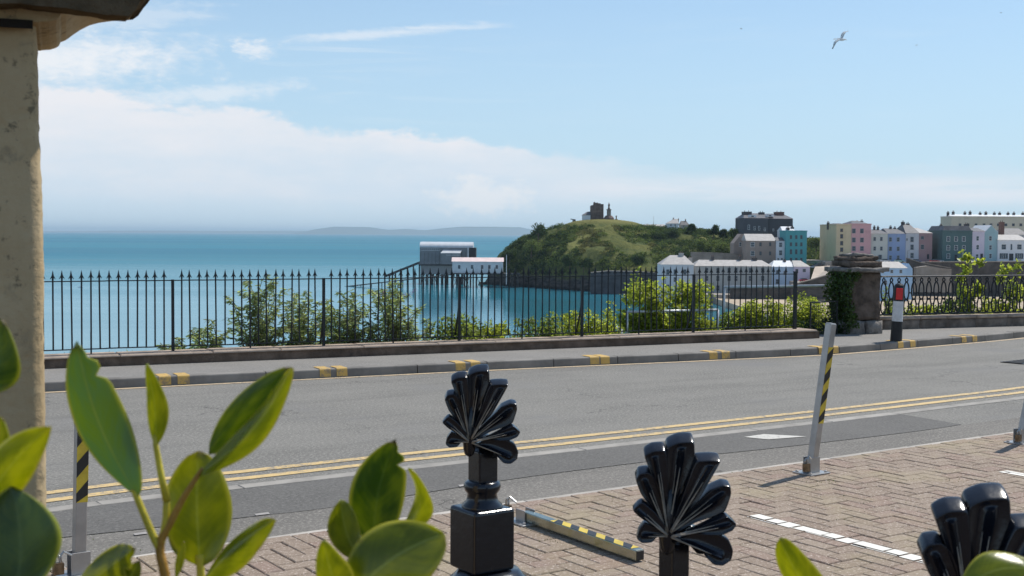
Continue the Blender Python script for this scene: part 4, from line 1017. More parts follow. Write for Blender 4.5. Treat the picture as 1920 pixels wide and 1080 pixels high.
def house(name, label, x0, x1, yt, yb, D, dep, wm, wins=(), doors=(), roof=None, chim=(), cat='house', shops=(), trimtop=False, side=None):
    A = P(x0, yb, D); B_ = P(x1, yb, D); W2 = B_.x-A.x; zt = P((x0+x1)/2, yt, D).z-A.z
    e = empty(name, (A.x, D, A.z), 0, label, cat)
    L = lambda px, py: (P(px, py, D).x-A.x, P(px, py, D).z-A.z)
    k = D/FPX
    mb = MB(); mb.box(0, W2, 0, dep, -3, zt); mb.build('wall', wm, e)
    if trimtop: mb = MB(); mb.box(-.15, W2+.15, -.25, dep+.1, zt+.002, zt+.45); mb.build('cornice', wm if trimtop is True else trimtop, e)
    for wn in wins:
        px, py, w_, h_ = wn[:4]; x, z = L(px, py); window(e, x, z, w_*k, h_*k, 0, *(wn[4:]))
    for px, py, w_, h_ in doors:
        x, z = L(px, py); mb = MB(); mb.box(x-w_*k/2, x+w_*k/2, -.05, -.004, z-h_*k/2, z+h_*k/2); mb.build('door', m_door, e)
    for px, py, w_, h_ in shops:
        x, z = L(px, py); o = window(e, x, z, w_*k, h_*k, 0, m_dkfr, False)
        mb = MB()
        for q in (-.25, 0, .25): mb.box(x+q*w_*k-.05, x+q*w_*k+.05, -.06, -.029, z-h_*k/2, z+h_*k/2)
        mb.build('glazing_bar', m_wfr, o)
    if roof:
        kind, ry, rm = roof[:3]; zr = P((x0+x1)/2, ry, D).z-A.z; o_ = .25; mb = MB()
        if kind == 'ridge':                              # ridge across the picture
            i0 = roof[3] if len(roof) > 3 else 0; i1 = roof[4] if len(roof) > 4 else 0
            vs = [(-o_, -o_, zt), (W2+o_, -o_, zt), (W2+o_, dep+o_, zt), (-o_, dep+o_, zt), (i0*k, dep/2, zr), (W2-i1*k, dep/2, zr)]
            mb.add(vs, [(0, 1, 5, 4), (1, 2, 5), (2, 3, 4, 5), (3, 0, 4), (0, 3, 2, 1)])
        elif kind == 'gable':                            # gable towards us
            mb.prism([(-o_, zt), (W2+o_, zt), (W2/2, zr)], .25, dep)
            g = MB(); g.prism([(0, zt), (W2, zt), (W2/2, zr-.25)], 0.003, .245); g.build('gable', wm, e)
        elif kind == 'mansard':
            vs = [(0, .1, zt), (W2, .1, zt), (W2, dep, zt), (0, dep, zt), (1.2, 1.6, zr), (W2-1.2, 1.6, zr), (W2-1.2, dep-1.5, zr), (1.2, dep-1.5, zr)]
            mb.add(vs, [(0, 1, 5, 4), (1, 2, 6, 5), (2, 3, 7, 6), (3, 0, 4, 7), (4, 5, 6, 7), (0, 3, 2, 1)])
        ro = mb.build('roof', rm, e)
    else: ro = e
    for ch in chim:
        px, yt_, yb_, wp = ch[:4]; cm = ch[4] if len(ch) > 4 else m_chst; x, z1 = L(px, yt_); _, z0 = L(px, yb_); yy = ch[5] if len(ch) > 5 else dep*.45
        mb = MB(); w_ = wp*k; mb.box(x-w_/2, x+w_/2, yy, yy+w_*1.6, z0-1.5, z1-.45); mb.box(x-w_/2-.1, x+w_/2+.1, yy-.1, yy+w_*1.6+.1, z1-.45, z1-.2)
        c = mb.build('chimney', cm, ro)
        if ro is e:
            for q in (.25, .75): pt = MB(); pt.lathe([(.16, z1-.2), (.13, z1+.5)], 6, Matrix.Translation((x-w_/2+q*w_, yy+w_*.8, 0))); pt.build('chimney_pot', m_brick, c)
        else:
            for q in (.25, .75): mb2 = MB(); mb2.lathe([(.16, z1-.2), (.13, z1+.5)], 6, Matrix.Translation((x-w_/2+q*w_, yy+w_*.8, 0))); mb2.build('chimney_pot', m_brick, ro)
    return e
W5 = lambda xs, ys, w_=4, h_=7: [(x, y, w_, h_) for x in xs for y in ys]
FRM[0] = m_mfr
# right-hand terrace, first group
house('terraced_house', 'tall pale yellow house at the left end of the terrace', 1567, 1595, 422, 502, 560, 30, wallmat('yellow', (.66, .52, .30)),
      [(1578, 431.7, 4, 5, m_brick)]+[(1578, y, 4.5, 7, m_brick) for y in (443, 456, 468, 481)], roof=('ridge', 418, m_slate, 10, 6), chim=[(1562+6, 416, 424, 4)], trimtop=True)
house('terraced_house', 'pink house with two columns of grey windows beside the yellow one', 1595.3, 1632, 421, 502, 560, 22, wallmat('pink', (.70, .36, .36)),
      W5((1601, 1616), (433, 450, 466, 483), 6, 8), roof=('ridge', 413.5, m_slate, 12, 12), chim=[(1619, 415, 424, 4), (1628, 413, 424, 4)], trimtop=True)
house('terraced_house', 'cream house with low dark roof between pink and blue houses', 1632.3, 1663.5, 438, 500, 561, 20, wallmat('cream', (.62, .60, .52)),
      W5((1640, 1652.5), (448, 466), 4, 6.5)+[(1650, 482, 6, 8)], roof=('ridge', 430, m_slate, 2, 4), chim=[(1651, 424, 437, 3.2), (1658, 425, 437, 3.2)])
house('terraced_house', 'mid blue house right of the cream one', 1663.8, 1697, 438, 500, 562, 20, wallmat('blue', (.28, .38, .60)),
      W5((1669.5, 1684), (449, 466.5), 4.5, 7)+[(1684, 483, 4, 7), (1669.5, 483, 4, 7)], roof=('ridge', 428, m_slate, 3, 6), chim=[(1682, 424, 436, 3.4), (1690, 426, 436, 3.4)])
house('terraced_house', 'light grey house with steep slate roof right of the blue one', 1697.3, 1722, 437, 500, 562, 20, wallmat('pale_grey', (.56, .56, .58)),
      W5((1710,), (449, 463.5, 479), 5.5, 9)+[(1700.5, 449, 2, 4)], roof=('ridge', 419, m_slate, 6, 6), chim=[(1706, 415, 428, 5), (1715, 418, 430, 5)])
house('terraced_house', 'dusty rose house at the right end of the first terrace', 1722.3, 1747, 437, 500, 562, 22, wallmat('rose', (.40, .235, .23)),
      [(1729.5, 446, 5.5, 5.5), (1729.5, 463, 5.5, 8)], [(1740, 481, 4, 9)], roof=('ridge', 427, m_roofl, 2, 14))
FRM[0] = m_wfr
# second group
house('terraced_house', 'dark green house with white framed windows, left end of the second terrace', 1766, 1822, 434, 492, 558, 20, wallmat('dark_green', (.085, .16, .16)),
      W5((1778, 1792.5, 1807), (448, 464.5), 5.5, 8)+[(1778, 480, 5.5, 8), (1807, 480, 5.5, 8)], [(1792.5, 483, 5, 11)], roof=('mansard', 423.5, m_slate), chim=[(1778, 421, 430, 4)], trimtop=True)
house('terraced_house', 'narrow pale lilac house with black door', 1822.3, 1845, 433.5, 492, 558, 18, wallmat('lilac', (.66, .58, .68)),
      W5((1833,), (447, 463.5), 4.5, 8)+[(1832, 481, 4.5, 8)], [(1840.5, 482, 5, 13)], roof=('ridge', 427, m_slate), chim=[(1826, 419, 432, 6)])
house('terraced_house', 'turquoise gabled house between lilac house and white pub', 1845.3, 1870, 436, 492, 558, 20, wallmat('turquoise', (.32, .50, .53)),
      W5((1857,), (447, 464, 480), 4.5, 8), roof=('gable', 422, m_roofw), chim=[(1876, 426, 450, 6, m_brick)])
house('pub', 'white pub with pointed windows and long dark shop windows', 1870.3, 1925, 450, 492, 557, 18, wallmat('white', (.74, .75, .76)),
      [(1882, 463, 8, 9, None, True, True), (1896.3, 463, 3, 11, None, False, True), (1911.3, 463, 8, 9, None, True, True)], [(1896, 482, 8, 13)], roof=('ridge', 440, m_roofl, 2, 2), chim=[(1900, 415, 440, 7, m_brick, 12)], cat='pub',
      shops=[(1882, 480, 14, 9), (1911, 480, 14, 9)])
house('house', 'house with dark hipped roof behind the white pub', 1872, 1928, 440, 470, 578, 14, wallmat('grey', (.45, .44, .43)), roof=('ridge', 428, m_slate, 16, 8))
house('long_terrace', 'long cream terrace with bright roof and paired chimneys behind the pub', 1783, 1990, 407.5, 470, 620, 16, wallmat('buff', (.66, .56, .40)),
      [(x, 421.5, 4, 4, m_dkfr, False) for x in (1800, 1815, 1830, 1845, 1858, 1872, 1886, 1900, 1914)], roof=('ridge', 402, m_roofw, 6, 6),
      chim=[(x, y, 408, 3.4) for x, y in ((1788, 397), (1798, 396), (1820, 397), (1830, 396), (1849, 398), (1860, 397), (1876, 398), (1886, 398), (1902, 398), (1913, 398), (1930, 398))], cat='terrace', trimtop=True)
# hotel, taupe, white and teal houses
house('hotel', 'large dark grey hotel with brick red chimney on the ridge', 1394.5, 1440, 409, 452, 620, 24, wallmat('charcoal', (.095, .095, .105)),
      [(1404, 426, 3, 8), (1415, 428, 2.5, 6), (1423.5, 428, 2.5, 7), (1438-4, 430, 2.5, 5)], roof=('ridge', 399, m_slate, 8, 0), chim=[(1408, 395.5, 410, 15, m_chst, 8), (1436, 396.5, 410, 9, m_chst, 9)], cat='hotel')
house('hotel_wing', 'tall dark wing of the grey hotel with two bright rooflights', 1440.3, 1486, 410, 452, 621, 24, wallmat('dark_charcoal', (.075, .075, .085)),
      [(1450, 431, 2, 4)], roof=('ridge', 400, m_slate, 0, 9), chim=[(1469.5, 396, 410, 15, m_brick, 8)], cat='hotel')
for x, y, lb in ((1411, 404.5, 'small white dormer on the left roof of the dark hotel'), (1444, 403.5, 'long white dormer on the right roof of the dark hotel')):
    p = P(x, y+2.5, 622); e = empty('roof_dormer', (p.x, 622, p.z), 0, lb, 'dormer')
    MB().prism([(-2.0, 0), (2.0, 0), (1.6, 1.1), (-1.6, 1.1)], 0, 3).build('casing', m_roofw, e); MB().box(-.6, .6, -.05, -.003, .1, .7).build('pane', m_win, e)
house('taupe_house', 'broad taupe house with pale roof and white bay windows', 1399, 1454.5, 451.5, 500, 566, 13, wallmat('taupe', (.35, .265, .215)),
      [(1411, 458.5, 6.5, 8), (1411, 475, 6.5, 8), (1426, 458, 3, 6, m_chst), (1444, 458, 3, 6, m_chst), (1426, 475, 3, 6, m_chst), (1444, 475, 3, 6, m_chst)], roof=('ridge', 438.5, m_roofl, 0, 3), shops=[])
# its gable end, turned to the left
A = P(1376, 500, 578); e = empty('gabled_wing', (A.x, 578, A.z), 0, 'taupe gable end wing at the left of the broad taupe house', 'house')
L_ = lambda px, py: (P(px, py, 578).x-A.x, P(px, py, 578).z-A.z)
MB().prism([L_(1376, 520), L_(1398.6, 520), L_(1398.6, 440), L_(1390, 438.5), L_(1376, 456)], 0, 10).build('wall', wallmat('taupe', (.35, .265, .215)), e)
x, z = L_(1388, 458); window(e, x, z, .9, 1.7)
house('narrow_house', 'narrow white house squeezed between taupe and teal houses', 1454.8, 1473, 451.5, 500, 565, 12, wallmat('cool_white', (.68, .70, .74)),
      [(1463.5, 459, 5.5, 8), (1463.5, 474, 5.5, 9), (1459, 487, 3, 6), (1466, 487, 3, 6)], roof=('ridge', 445, m_slate))
FRM[0] = m_dkfr
house('teal_house', 'bright teal house with flat parapet', 1473.3, 1512, 434, 500, 562, 14, wallmat('teal', (.06, .36, .38)),
      [(x, y, 3.2, h_) for x in (1483, 1493, 1502.5) for y, h_ in ((444.5, 6), (458, 6), (472, 8), (487, 6))], trimtop=True)
house('house', 'house with sunlit white roof just behind the teal one', 1467, 1490, 433, 460, 590, 12, wallmat('cool_white', (.68, .70, .74)), roof=('ridge', 424.5, m_roofw, 1, 2), chim=[(1479, 426, 434, 5, m_chst, 1), (1489, 425, 434, 5, m_chst, 3)])
FRM[0] = m_mfr
# harbour cottages
house('white_cottage', 'white cottage with hipped pale roof at the left of the harbour row', 1239, 1300, 496, 562, 524, 14, wallmat('soft_white', (.60, .60, .60)),
      [(1252, 510, 5, 9), (1266, 510, 5, 9), (1284, 510, 5, 9), (1266, 524, 5, 8), (1252, 538, 5, 8), (1284, 538, 5, 8)], roof=('ridge', 479, m_roofl, 20, 14), chim=[(1282, 474, 488, 8, m_roofl), (1307-8, 483, 494, 6, m_roofl)])
house('cottage_row', 'row of pale harbour cottages with long grey roof, its middle and widest part', 1302, 1447, 499, 562, 530, 14, wallmat('off_white', (.43, .42, .385)),
      [(x, y, 5.5, 9) for x in (1325, 1346, 1367, 1380, 1407, 1430) for y in (507, 522, 540)], roof=('ridge', 488, m_roofl, 12, 14), chim=[(1341, 481, 496, 5), (1393, 480, 496, 5), (1421, 483, 496, 8)], cat='cottages')
house('blue_cottage', 'light blue cottage with white roof right of the cottage row', 1447.3, 1488, 500, 562, 529, 12, wallmat('light_blue', (.46, .58, .70)),
      [(1458, 510, 5, 6), (1472, 512, 5, 6), (1458, 528, 6, 8)], roof=('ridge', 489, m_roofw, 8, 2))
house('pink_shop', 'lilac pink low building with pale roof above the slipway', 1488.3, 1518, 500, 545, 528, 12, wallmat('lilac_pink', (.68, .56, .66)),
      [(1494, 508, 4, 6, m_dkfr), (1508, 507, 5, 5)], roof=('ridge', 489, m_roofl, 2, 12), chim=[(1477, 488, 500, 4)])
house('boathouse', 'sky blue boathouse with pale roof right of the stone gate pillar', 1640, 1700, 502.5, 562, 500, 12, wallmat('sky_blue', (.34, .55, .78)),
      [(1655, 509, 4, 5), (1672, 509, 4, 5), (1689, 509, 4, 5), (1660, 530, 5, 7)], roof=('ridge', 491, m_roofl, 0, 8))
A = P(1700, 562, 501); e = empty('boathouse_annex', (A.x, 501, A.z), 0, 'sky blue gable end annex of the boathouse', 'annex'); L_ = lambda px, py: (P(px, py, 501).x-A.x, P(px, py, 501).z-A.z)
MB().prism([L_(1700.3, 562), L_(1711, 562), L_(1711, 504), L_(1704, 494), L_(1700.3, 500)], 0, 9).build('wall', wallmat('sky_blue', (.34, .55, .78)), e)

# headland buildings
m_ruin = mat('ruin_stone', (.20, .145, .12), .95, .3, .5, .8, 2.5, .1, dark=(.06, .045, .04), dscale=.6, bdist=.4)
D = 701; A = P(1107.5, 414, D); B_ = P(1130, 414, D); e = empty('ruined_tower', (A.x, D, A.z), 0, 'ruined brown stone tower with broken top on the headland summit', 'tower')
zz = lambda py: P(1118, py, D).z-A.z; Wt = B_.x-A.x
MB().prism([(0, -2), (Wt, -2), (Wt, zz(385)), (Wt*.85, zz(384)), (Wt*.8, zz(381)), (Wt*.62, zz(381)), (Wt*.55, zz(379.5)), (Wt*.42, zz(380.5)), (Wt*.33, zz(378.5)), (Wt*.27, zz(379)), (Wt*.25, zz(384)), (Wt*.05, zz(385)), (0, zz(386))], 0, 6).build('masonry', m_ruin, e)
mb = MB(); mb.lathe([(1.5, -2), (1.4, zz(383)), (1.3, zz(382.5))], 10, Matrix.Translation((Wt-.9, .4, 0))); mb.build('stair_turret', m_ruin, e)
D = 699; A = P(1092, 414, D); e = empty('lookout_cottage', (A.x, D, A.z), 0, 'small white cottage with grey roof against the ruined tower', 'cottage'); Wt = P(1107, 414, D).x-A.x
MB().box(0, Wt, 0, 5, -2, zz(403.5)).build('wall', wallmat('white', (.74, .75, .76)), e)
MB().add([(-.3, -.3, zz(403.5)), (Wt, -.3, zz(403.5)), (Wt, 5, zz(403.5)), (-.3, 5, zz(403.5)), (2.8, 2.5, zz(397)), (Wt, 2.5, zz(396.5))], [(0, 1, 5, 4), (3, 0, 4), (2, 3, 4, 5), (1, 2, 5), (0, 3, 2, 1)]).build('roof', m_slate, e)
D = 700; A = P(1141.5, 411, D); e = empty('monument', (A.x, D, A.z), 0, 'stone monument with a statue on a pedestal beside the ruined tower', 'monument'); k = D/FPX
mb = MB(); mb.lathe([(10*k, -1), (10*k, 1.5*k), (9*k, 3*k), (8.4*k, 4*k), (6*k, 6.5*k), (5*k, 7*k)], 12); mb.build('stepped_base', m_ruin, e)
mb = MB(); mb.box(-3.6*k, 3.6*k, -3.6*k, 3.6*k, 7.05*k, 17*k); mb.box(-4.6*k, 4.6*k, -4.6*k, 4.6*k, 17.05*k, 18.3*k); mb.build('pedestal', m_quay2, e)
mb = MB(); mb.lathe([(3*k, 18.35*k), (2.2*k, 20*k), (1.6*k, 22*k)], 8); mb.tube([(0, 0, 22*k), (0, 0, 24*k), (0, 0, 26*k), (.1, 0, 28*k), (0, 0, 28.6*k), (0, 0, 30*k), (0, 0, 31*k)], [1.4*k, 1.5*k, 1.9*k, 1.5*k, .6*k, .9*k, .4*k], 8); mb.build('statue', m_ruin, e, True)
D = 700; q = P(1155.5, 412, D); e = empty('summit_lamp', (q.x, D, q.z), 0, 'short dark pedestal on the summit path right of the monument', 'pedestal'); k = D/FPX
mb = MB(); mb.lathe([(3.5*k, -1), (3*k, 1*k), (1.2*k, 1.4*k), (.9*k, 5*k), (1.5*k, 5.5*k), (1.3*k, 7*k), (.2*k, 8*k)], 8); mb.build('shaft', m_ruin, e)
q = P(1075, 415, 700); e = empty('cannon', (q.x, 700, q.z), 0, 'small dark cannon on the left edge of the summit', 'cannon')
MB().tube([(-1.6, 0, 1.3), (1.3, 0, .7)], [.22, .36], 8).build('barrel', m_iron, e); MB().box(-.5, 1.3, -.4, .4, -.6, .6).build('carriage', m_iron, e)
q = P(1225.6, 424, 700); e = empty('flagpole', (q.x, 700, q.z), 0, 'thin bare flagpole on the ridge right of the summit', 'flagpole')
MB().tube([(0, 0, -1), (0, 0, 5.4)], [.08, .05], 6).build('pole', m_chst, e); MB().lathe([(.01, 5.38), (.1, 5.48), (.01, 5.6)], 6).build('finial', m_chst, e)
house('ridge_cottage', 'white cottage with sloping pale roof on the ridge', 1251, 1272, 419, 430, 700, 7, wallmat('white', (.74, .75, .76)), [(1258, 422, 2, 2), (1266, 422, 2, 2)], roof=('ridge', 410, m_roofl, 14, 0), chim=[(1264, 409.5, 416, 1.6), (1275.5-2, 411, 416, 1.6)], cat='cottage')
house('ridge_cottage', 'low grey roofed cottage right of the white one on the ridge', 1276, 1292, 422, 430, 702, 7, wallmat('off_white', (.43, .42, .385)), [(1282, 424, 2, 2)], roof=('ridge', 414, m_slate, 2, 4), chim=[(1287, 412, 418, 1.4)], cat='cottage')
house('ridge_cottage', 'low long pale wall cottage left of the white one on the ridge', 1208, 1250, 424, 430, 703, 5, wallmat('off_white', (.43, .42, .385)), [(1222, 426, 2, 1.6)], roof=('ridge', 420.5, m_roofl, 2, 2), cat='cottage')

# ------------------------------------------------------------------ the two lifeboat stations on piles
m_clad = mat('grey_cladding', (.20, .205, .21), .7, .12, .3, .1, 3); m_steel = mat('pile_steel', (.06, .055, .05), .7, .3, .5, .1, 3)
m_metal = mat('metal_roof', (.56, .57, .58), .45, .08, .3, .05, 3, .5); m_prf = mat('pink_roof', (.80, .62, .58), .6, .08, .3, .05, 3)
m_conc = mat('station_wall', (.60, .60, .60), .8, .1, .3, .1, 2)
D = 690; K = D/FPX
def S(px, py): p = P(px, py, D); return p.x, p.z
A = P(787, 495, D); e = empty('lifeboat_station', (A.x, D, A.z), 0, 'grey lifeboat station with curved metal roof standing on piles in the sea', 'lifeboat station')
l = lambda px, py: (S(px, py)[0]-A.x, S(px, py)[1]-A.z)
x1 = l(878, 495)[0]; zt = l(820, 464)[1]
MB().box(0, x1, 0, 16, 0, zt).build('wall', m_clad, e)
MB().box(-.6, x1+.5, -1.5, 17, -.8, -.003).build('deck', m_steel, e)
for i in range(13): MB().box(i*x1/13+.5, i*x1/13+.62, -.10, -.004, 0, zt-2.6).build('cladding_rib', m_steel, e)
for q_ in (.05, .55, 1.05): MB().box(-.6, x1+.4, -1.5, -1.44, q_, q_+.06).build('deck_rail', m_galv, e)
mb = MB(); n_ = 14; xa, xb = l(787, 460)[0], l(887, 460)[0]; R_ = 8.6
vs = []; hh = l(820, 453.5)[1]-zt
for x in (xa, xb):
    for i in range(n_+1): a_ = math.pi*i/n_; vs.append((x, 8-8.3*math.cos(a_), zt+.002+hh*math.sin(a_)**.8))
fs = [(i, i+1, n_+2+i, n_+1+i) for i in range(n_)]+[tuple(range(n_+1))[::-1], tuple(range(n_+1, 2*n_+2)), (0, n_+1, 2*n_+1, n_)]
mb.add(vs, fs); mb.build('roof', m_metal, e, False)
xw0, zw = l(788, 466); xw1, _ = l(826, 466)
for i in range(9):
    x = xw0+1+(xw1-xw0-1)*i/9; window(e, x, l(800, 467.3)[1], .75, 1.05, 0, m_wfr, False)
xc, z1 = l(827, 474); xd, z2 = l(864, 468.5)
MB().add([(xc, -4, z1), (xd, -4, z1), (xd+.6, -.01, z2), (xc+1.2, -.01, z2), (xc, -4, z1-.25), (xd, -4, z1-.25)], [(0, 1, 2, 3), (0, 4, 5, 1)]).build('porch_roof', m_metal, e)
MB().box(xc+.1, xd-.1, -3.7, -.004, 0, z1-.3).build('porch_wall', m_clad, e)
for i in range(7): window(e, xc+3.5+i*1.1, z1-.95, .6, .6, -3.7, m_wfr, False)
xg = l(880, 470)[0]; a_, b2 = l(878, 492), l(893, 457)
mb = MB(); pr = [(xa+x1-xa+.01, 0), (b2[0], 0)]
mb.box(x1+.01, l(892, 480)[0], .5, 15.5, 0, zt-.02); mb.build('boat_hall_end', mat('dark_opening', (.03, .032, .035), .7, .1, 1, 0, 1), e)
mb = MB(); mb.box(l(876.5, 480)[0], l(879, 480)[0], -.4, -.004, 0, zt-.05); mb.build('gable_post', m_conc, e)
n_p = 0
for i in range(10):
    for yy in (1, 14):
        x = .8+i*(x1-1.6)/9; mb = MB(); mb.tube([(x, yy, -15), (x, yy, -.8)], .42, 8); mb.build('pile', m_steel, e)
for i in range(0, 9, 2):
    x = .8+i*(x1-1.6)/9; x_ = .8+(i+1)*(x1-1.6)/9; mb = MB(); mb.tube([(x, 1, -11), (x_, 1, -1.2)], .16, 5); mb.tube([(x_, 1, -11), (x, 1, -1.2)], .16, 5); mb.build('cross_brace', m_steel, e)
MB().box(.5, x1-4, .3, 12, -5.6, -.82).build('machinery_deck', mat('pale_panel', (.30, .29, .28), .8), e)
# slipway of the station
a_, b2 = S(792, 491), S(722, 519); e2 = empty('launch_slipway', (b2[0], D, b2[1]), 0, 'dark steel launching slipway running down left from the grey station', 'slipway')
dx, dz = a_[0]-b2[0], a_[1]-b2[1]; ang2 = math.atan2(dz, dx); Ls = math.hypot(dx, dz)
mb = MB(); mb.box(0, Ls, 2, 7, -.35, 0, Matrix.Rotation(-ang2, 4, 'Y')); mb.build('ramp_deck', m_steel, e2)
mb = MB(); mb.box(0, Ls, 1.8, 2, .002, .9, Matrix.Rotation(-ang2, 4, 'Y')); mb.build('ramp_girder', m_steel, e2)
for i in range(6):
    f = (i+.6)/6.2
    for yy in (2.4, 6.6): mb = MB(); mb.tube([(dx*f, yy, -12), (dx*f, yy, dz*f-.3)], .25, 6); mb.build('pile', m_steel, e2)
D = 655; A = P(848, 512, D)
e = empty('old_lifeboat_house', (A.x, D, A.z), 0, 'white walled old lifeboat house with long pink roof on piles', 'lifeboat house')
S2 = lambda px, py: (P(px, py, D).x-A.x, P(px, py, D).z-A.z)
x1 = S2(943, 512)[0]; zt = S2(890, 490.5)[1]; zr = S2(890, 483)[1]
MB().box(0, x1, 0, 9, 0, zt).build('wall', m_conc, e)
MB().prism([(0, 0), (9, 0), (4.5, 1)], 0, 1)
mb = MB(); mb.add([(-.4, -.5, zt), (x1+.4, -.5, zt), (x1+.4, 9.5, zt), (-.4, 9.5, zt), (-.4, 4.5, zr), (x1+.4, 4.5, zr)], [(0, 1, 5, 4), (2, 3, 4, 5), (3, 0, 4), (1, 2, 5), (0, 3, 2, 1)]); mb.build('roof', m_prf, e)
for px in (861, 885, 904, 917.5, 931.5): x, z = S2(px, 500.5); window(e, x, z, 1.3, 1.9, 0, m_prf if px > 900 else m_wfr)
MB().box(-.6, x1+9, -1.2, 10, -.6, -.003).build('deck', m_steel, e)
for i in range(12):
    for yy in (0, 8): mb = MB(); x = i*(x1+8)/11; mb.tube([(x, yy, -12), (x, yy, -.6)], .34, 7); mb.build('pile', m_steel, e)
for i in range(0, 11, 2): x, x_ = i*(x1+8)/11, (i+1)*(x1+8)/11; mb = MB(); mb.tube([(x, 0, -9), (x_, 0, -1)], .13, 5); mb.tube([(x_, 0, -9), (x, 0, -1)], .13, 5); mb.build('cross_brace', m_steel, e)
a_, b2 = P(848, 514, D), P(636, 539, D-10); e2 = empty('old_slipway', (b2.x, D, b2.z), 0, 'long low dark slipway reaching furthest left into the water', 'slipway')
dx, dz = a_.x-b2.x, a_.z-b2.z; ang2 = math.atan2(dz, dx); Ls = math.hypot(dx, dz)
mb = MB(); mb.box(0, Ls, 0, 3.5, -.5, 0, Matrix.Rotation(-ang2, 4, 'Y')); mb.build('ramp_deck', m_steel, e2)
for i in range(10):
    f = (i+.8)/10.5; mb = MB(); mb.tube([(dx*f, .5, -12), (dx*f, .5, dz*f-.3)], .25, 6); mb.build('pile', m_steel, e2)
q = P(949.5, 512, 652); e = empty('lamp_mast', (q.x, 652, q.z), 0, 'slim pale mast at the right end of the pink roofed house', 'mast')
MB().tube([(0, 0, -6), (0, 0, 9.6)], [.22, .14], 7).build('pole', m_wfr, e); MB().box(-.3, .3, -.2, .2, 9.6, 9.9).build('lamp', m_dkfr, e)

# ------------------------------------------------------------------ boats, cars, gull
def boat(px, py, Lm, label, hull=(.75, .75, .75), rz=0):
    q = G(px, py, SEA); e = empty('motor_boat', (q.x, q.y, SEA), rz, label, 'boat'); mb = MB(); h = Lm/2
    st = [(-h, .30*h, .16*h), (-h*.3, .34*h, .17*h), (h*.4, .28*h, .20*h), (h, .02*h, .28*h)]
    vs = []
    for x, w_, z in st: vs += [(x, -w_, z), (x, -w_*.6, -.1*h), (x, w_*.6, -.1*h), (x, w_, z)]
    fs = [(i*4+j, i*4+j+1, i*4+j+5, i*4+j+4) for i in range(3) for j in range(3)]+[(i*4+3, i*4, i*4+4, i*4+7) for i in range(3)]+[(0, 3, 2, 1)]
    mb.add(vs, fs); mb.build('hull', mat('boat_white', (.85, .85, .84), .4, .04, 1, 0, 1), e)
    mb = MB(); mb.prism([(-h*.35, .18*h), (h*.3, .2*h), (h*.1, .48*h), (-h*.3, .48*h)], -.18*h, .18*h); mb.build('cabin', mat('boat_white', (.85, .85, .84)), e)
    mb = MB(); mb.box(-h*.2, h*.05, -.183*h, .183*h, .3*h, .42*h); mb.build('window', m_win, e); return e
boat(151, 538.5, 2.6, 'small white motor boat moored on the open bay at the left')
boat(462, 505.5, 4, 'tiny pale boat on the sea above the tallest shrub', rz=.4) if False else None
def car(px, py, D, col, label, rz=0, nm='parked_car'):
    q = P(px, py, D); e = empty(nm, (q.x, q.y, q.z), rz, label, 'car')
    mb = MB(); mb.prism([(-2.1, .3), (2.1, .3), (2.15, .75), (1.3, .9), (-1.95, .95), (-2.15, .7)], -.85, .85); mb.build('body', mat('car_'+nm+str(px), col, .3, .05, 1, 0, 1, .5), e)
    mb = MB(); mb.prism([(-1.7, .95), (1.15, .92), (.55, 1.45), (-1.3, 1.47)], -.75, .75); mb.build('cabin', m_win, e)
    for x in (-1.3, 1.3):
        for y in (-.87, .87): mb = MB(); mb.tube([(x, y-.1, .32), (x, y+.1, .32)], .32, 10); mb.build('wheel', m_bk, e)
    return e
ztown = -9.6
def carz(px, D, z): # pixel row of a ground level at distance D
    v = ray(px, 500); return P(px, 540+0, D)
for px, D_, z_, col, lb, rz in [(1508.5, 516, -17.2, (.45, .02, .05), 'dark red car parked in front of the lilac pink shop', 0.2), (1529, 546, -12.4, (.30, .36, .38), 'silver grey car at the top of the slipway', .5), (1536, 552, -11.6, (.05, .06, .08), 'black car behind the silver one on the slipway road', .3),
                               (1686, 549.5, -9.6, (.35, .55, .52), 'pale green van shaped car below the blue terraced house', 0), (1752, 552, -9.6, (.45, .05, .05), 'red car in the gap between the two terraces', .1), (1760, 556, -9.6, (.5, .5, .5), 'grey car in the gap next to the dark green house', .1), (1718, 551, -9.6, (.10, .12, .2), 'dark blue car parked below the light grey house', 0), (1660, 551, -9.6, (.6, .6, .6), 'white car parked below the cream house', 0)]:
    c = car(px, 500, D_, col, lb, rz); c.location.z = z_
boatp = MB().slab([(P(1492, 540, 512).x, 506), (P(1530, 540, 512).x, 506), (P(1530, 540, 512).x, 524), (P(1492, 540, 512).x, 524)], -30, -17.2).build('shop_forecourt', m_tar); boatp['kind'] = 'structure'
# two street lamps on the harbour road
for px, yt, lb in ((1540, 490, 'thin street lamp at the top of the slipway'), (1702, 470, 'thin street lamp in front of the light grey house')):
    q = P(px, yt, 548); e = empty('street_lamp', (q.x, 548, -10.5), 0, lb, 'street lamp'); h_ = q.z+10.5
    MB().tube([(0, 0, -2), (0, 0, h_)], [.11, .07], 6).build('pole', m_chst, e); MB().tube([(0, 0, h_), (.6, 0, h_+.25), (1.2, 0, h_+.2)], .06, 5).build('arm', m_chst, e); MB().box(.9, 1.5, -.12, .12, h_+.05, h_+.17).build('lamp', m_wfr, e)

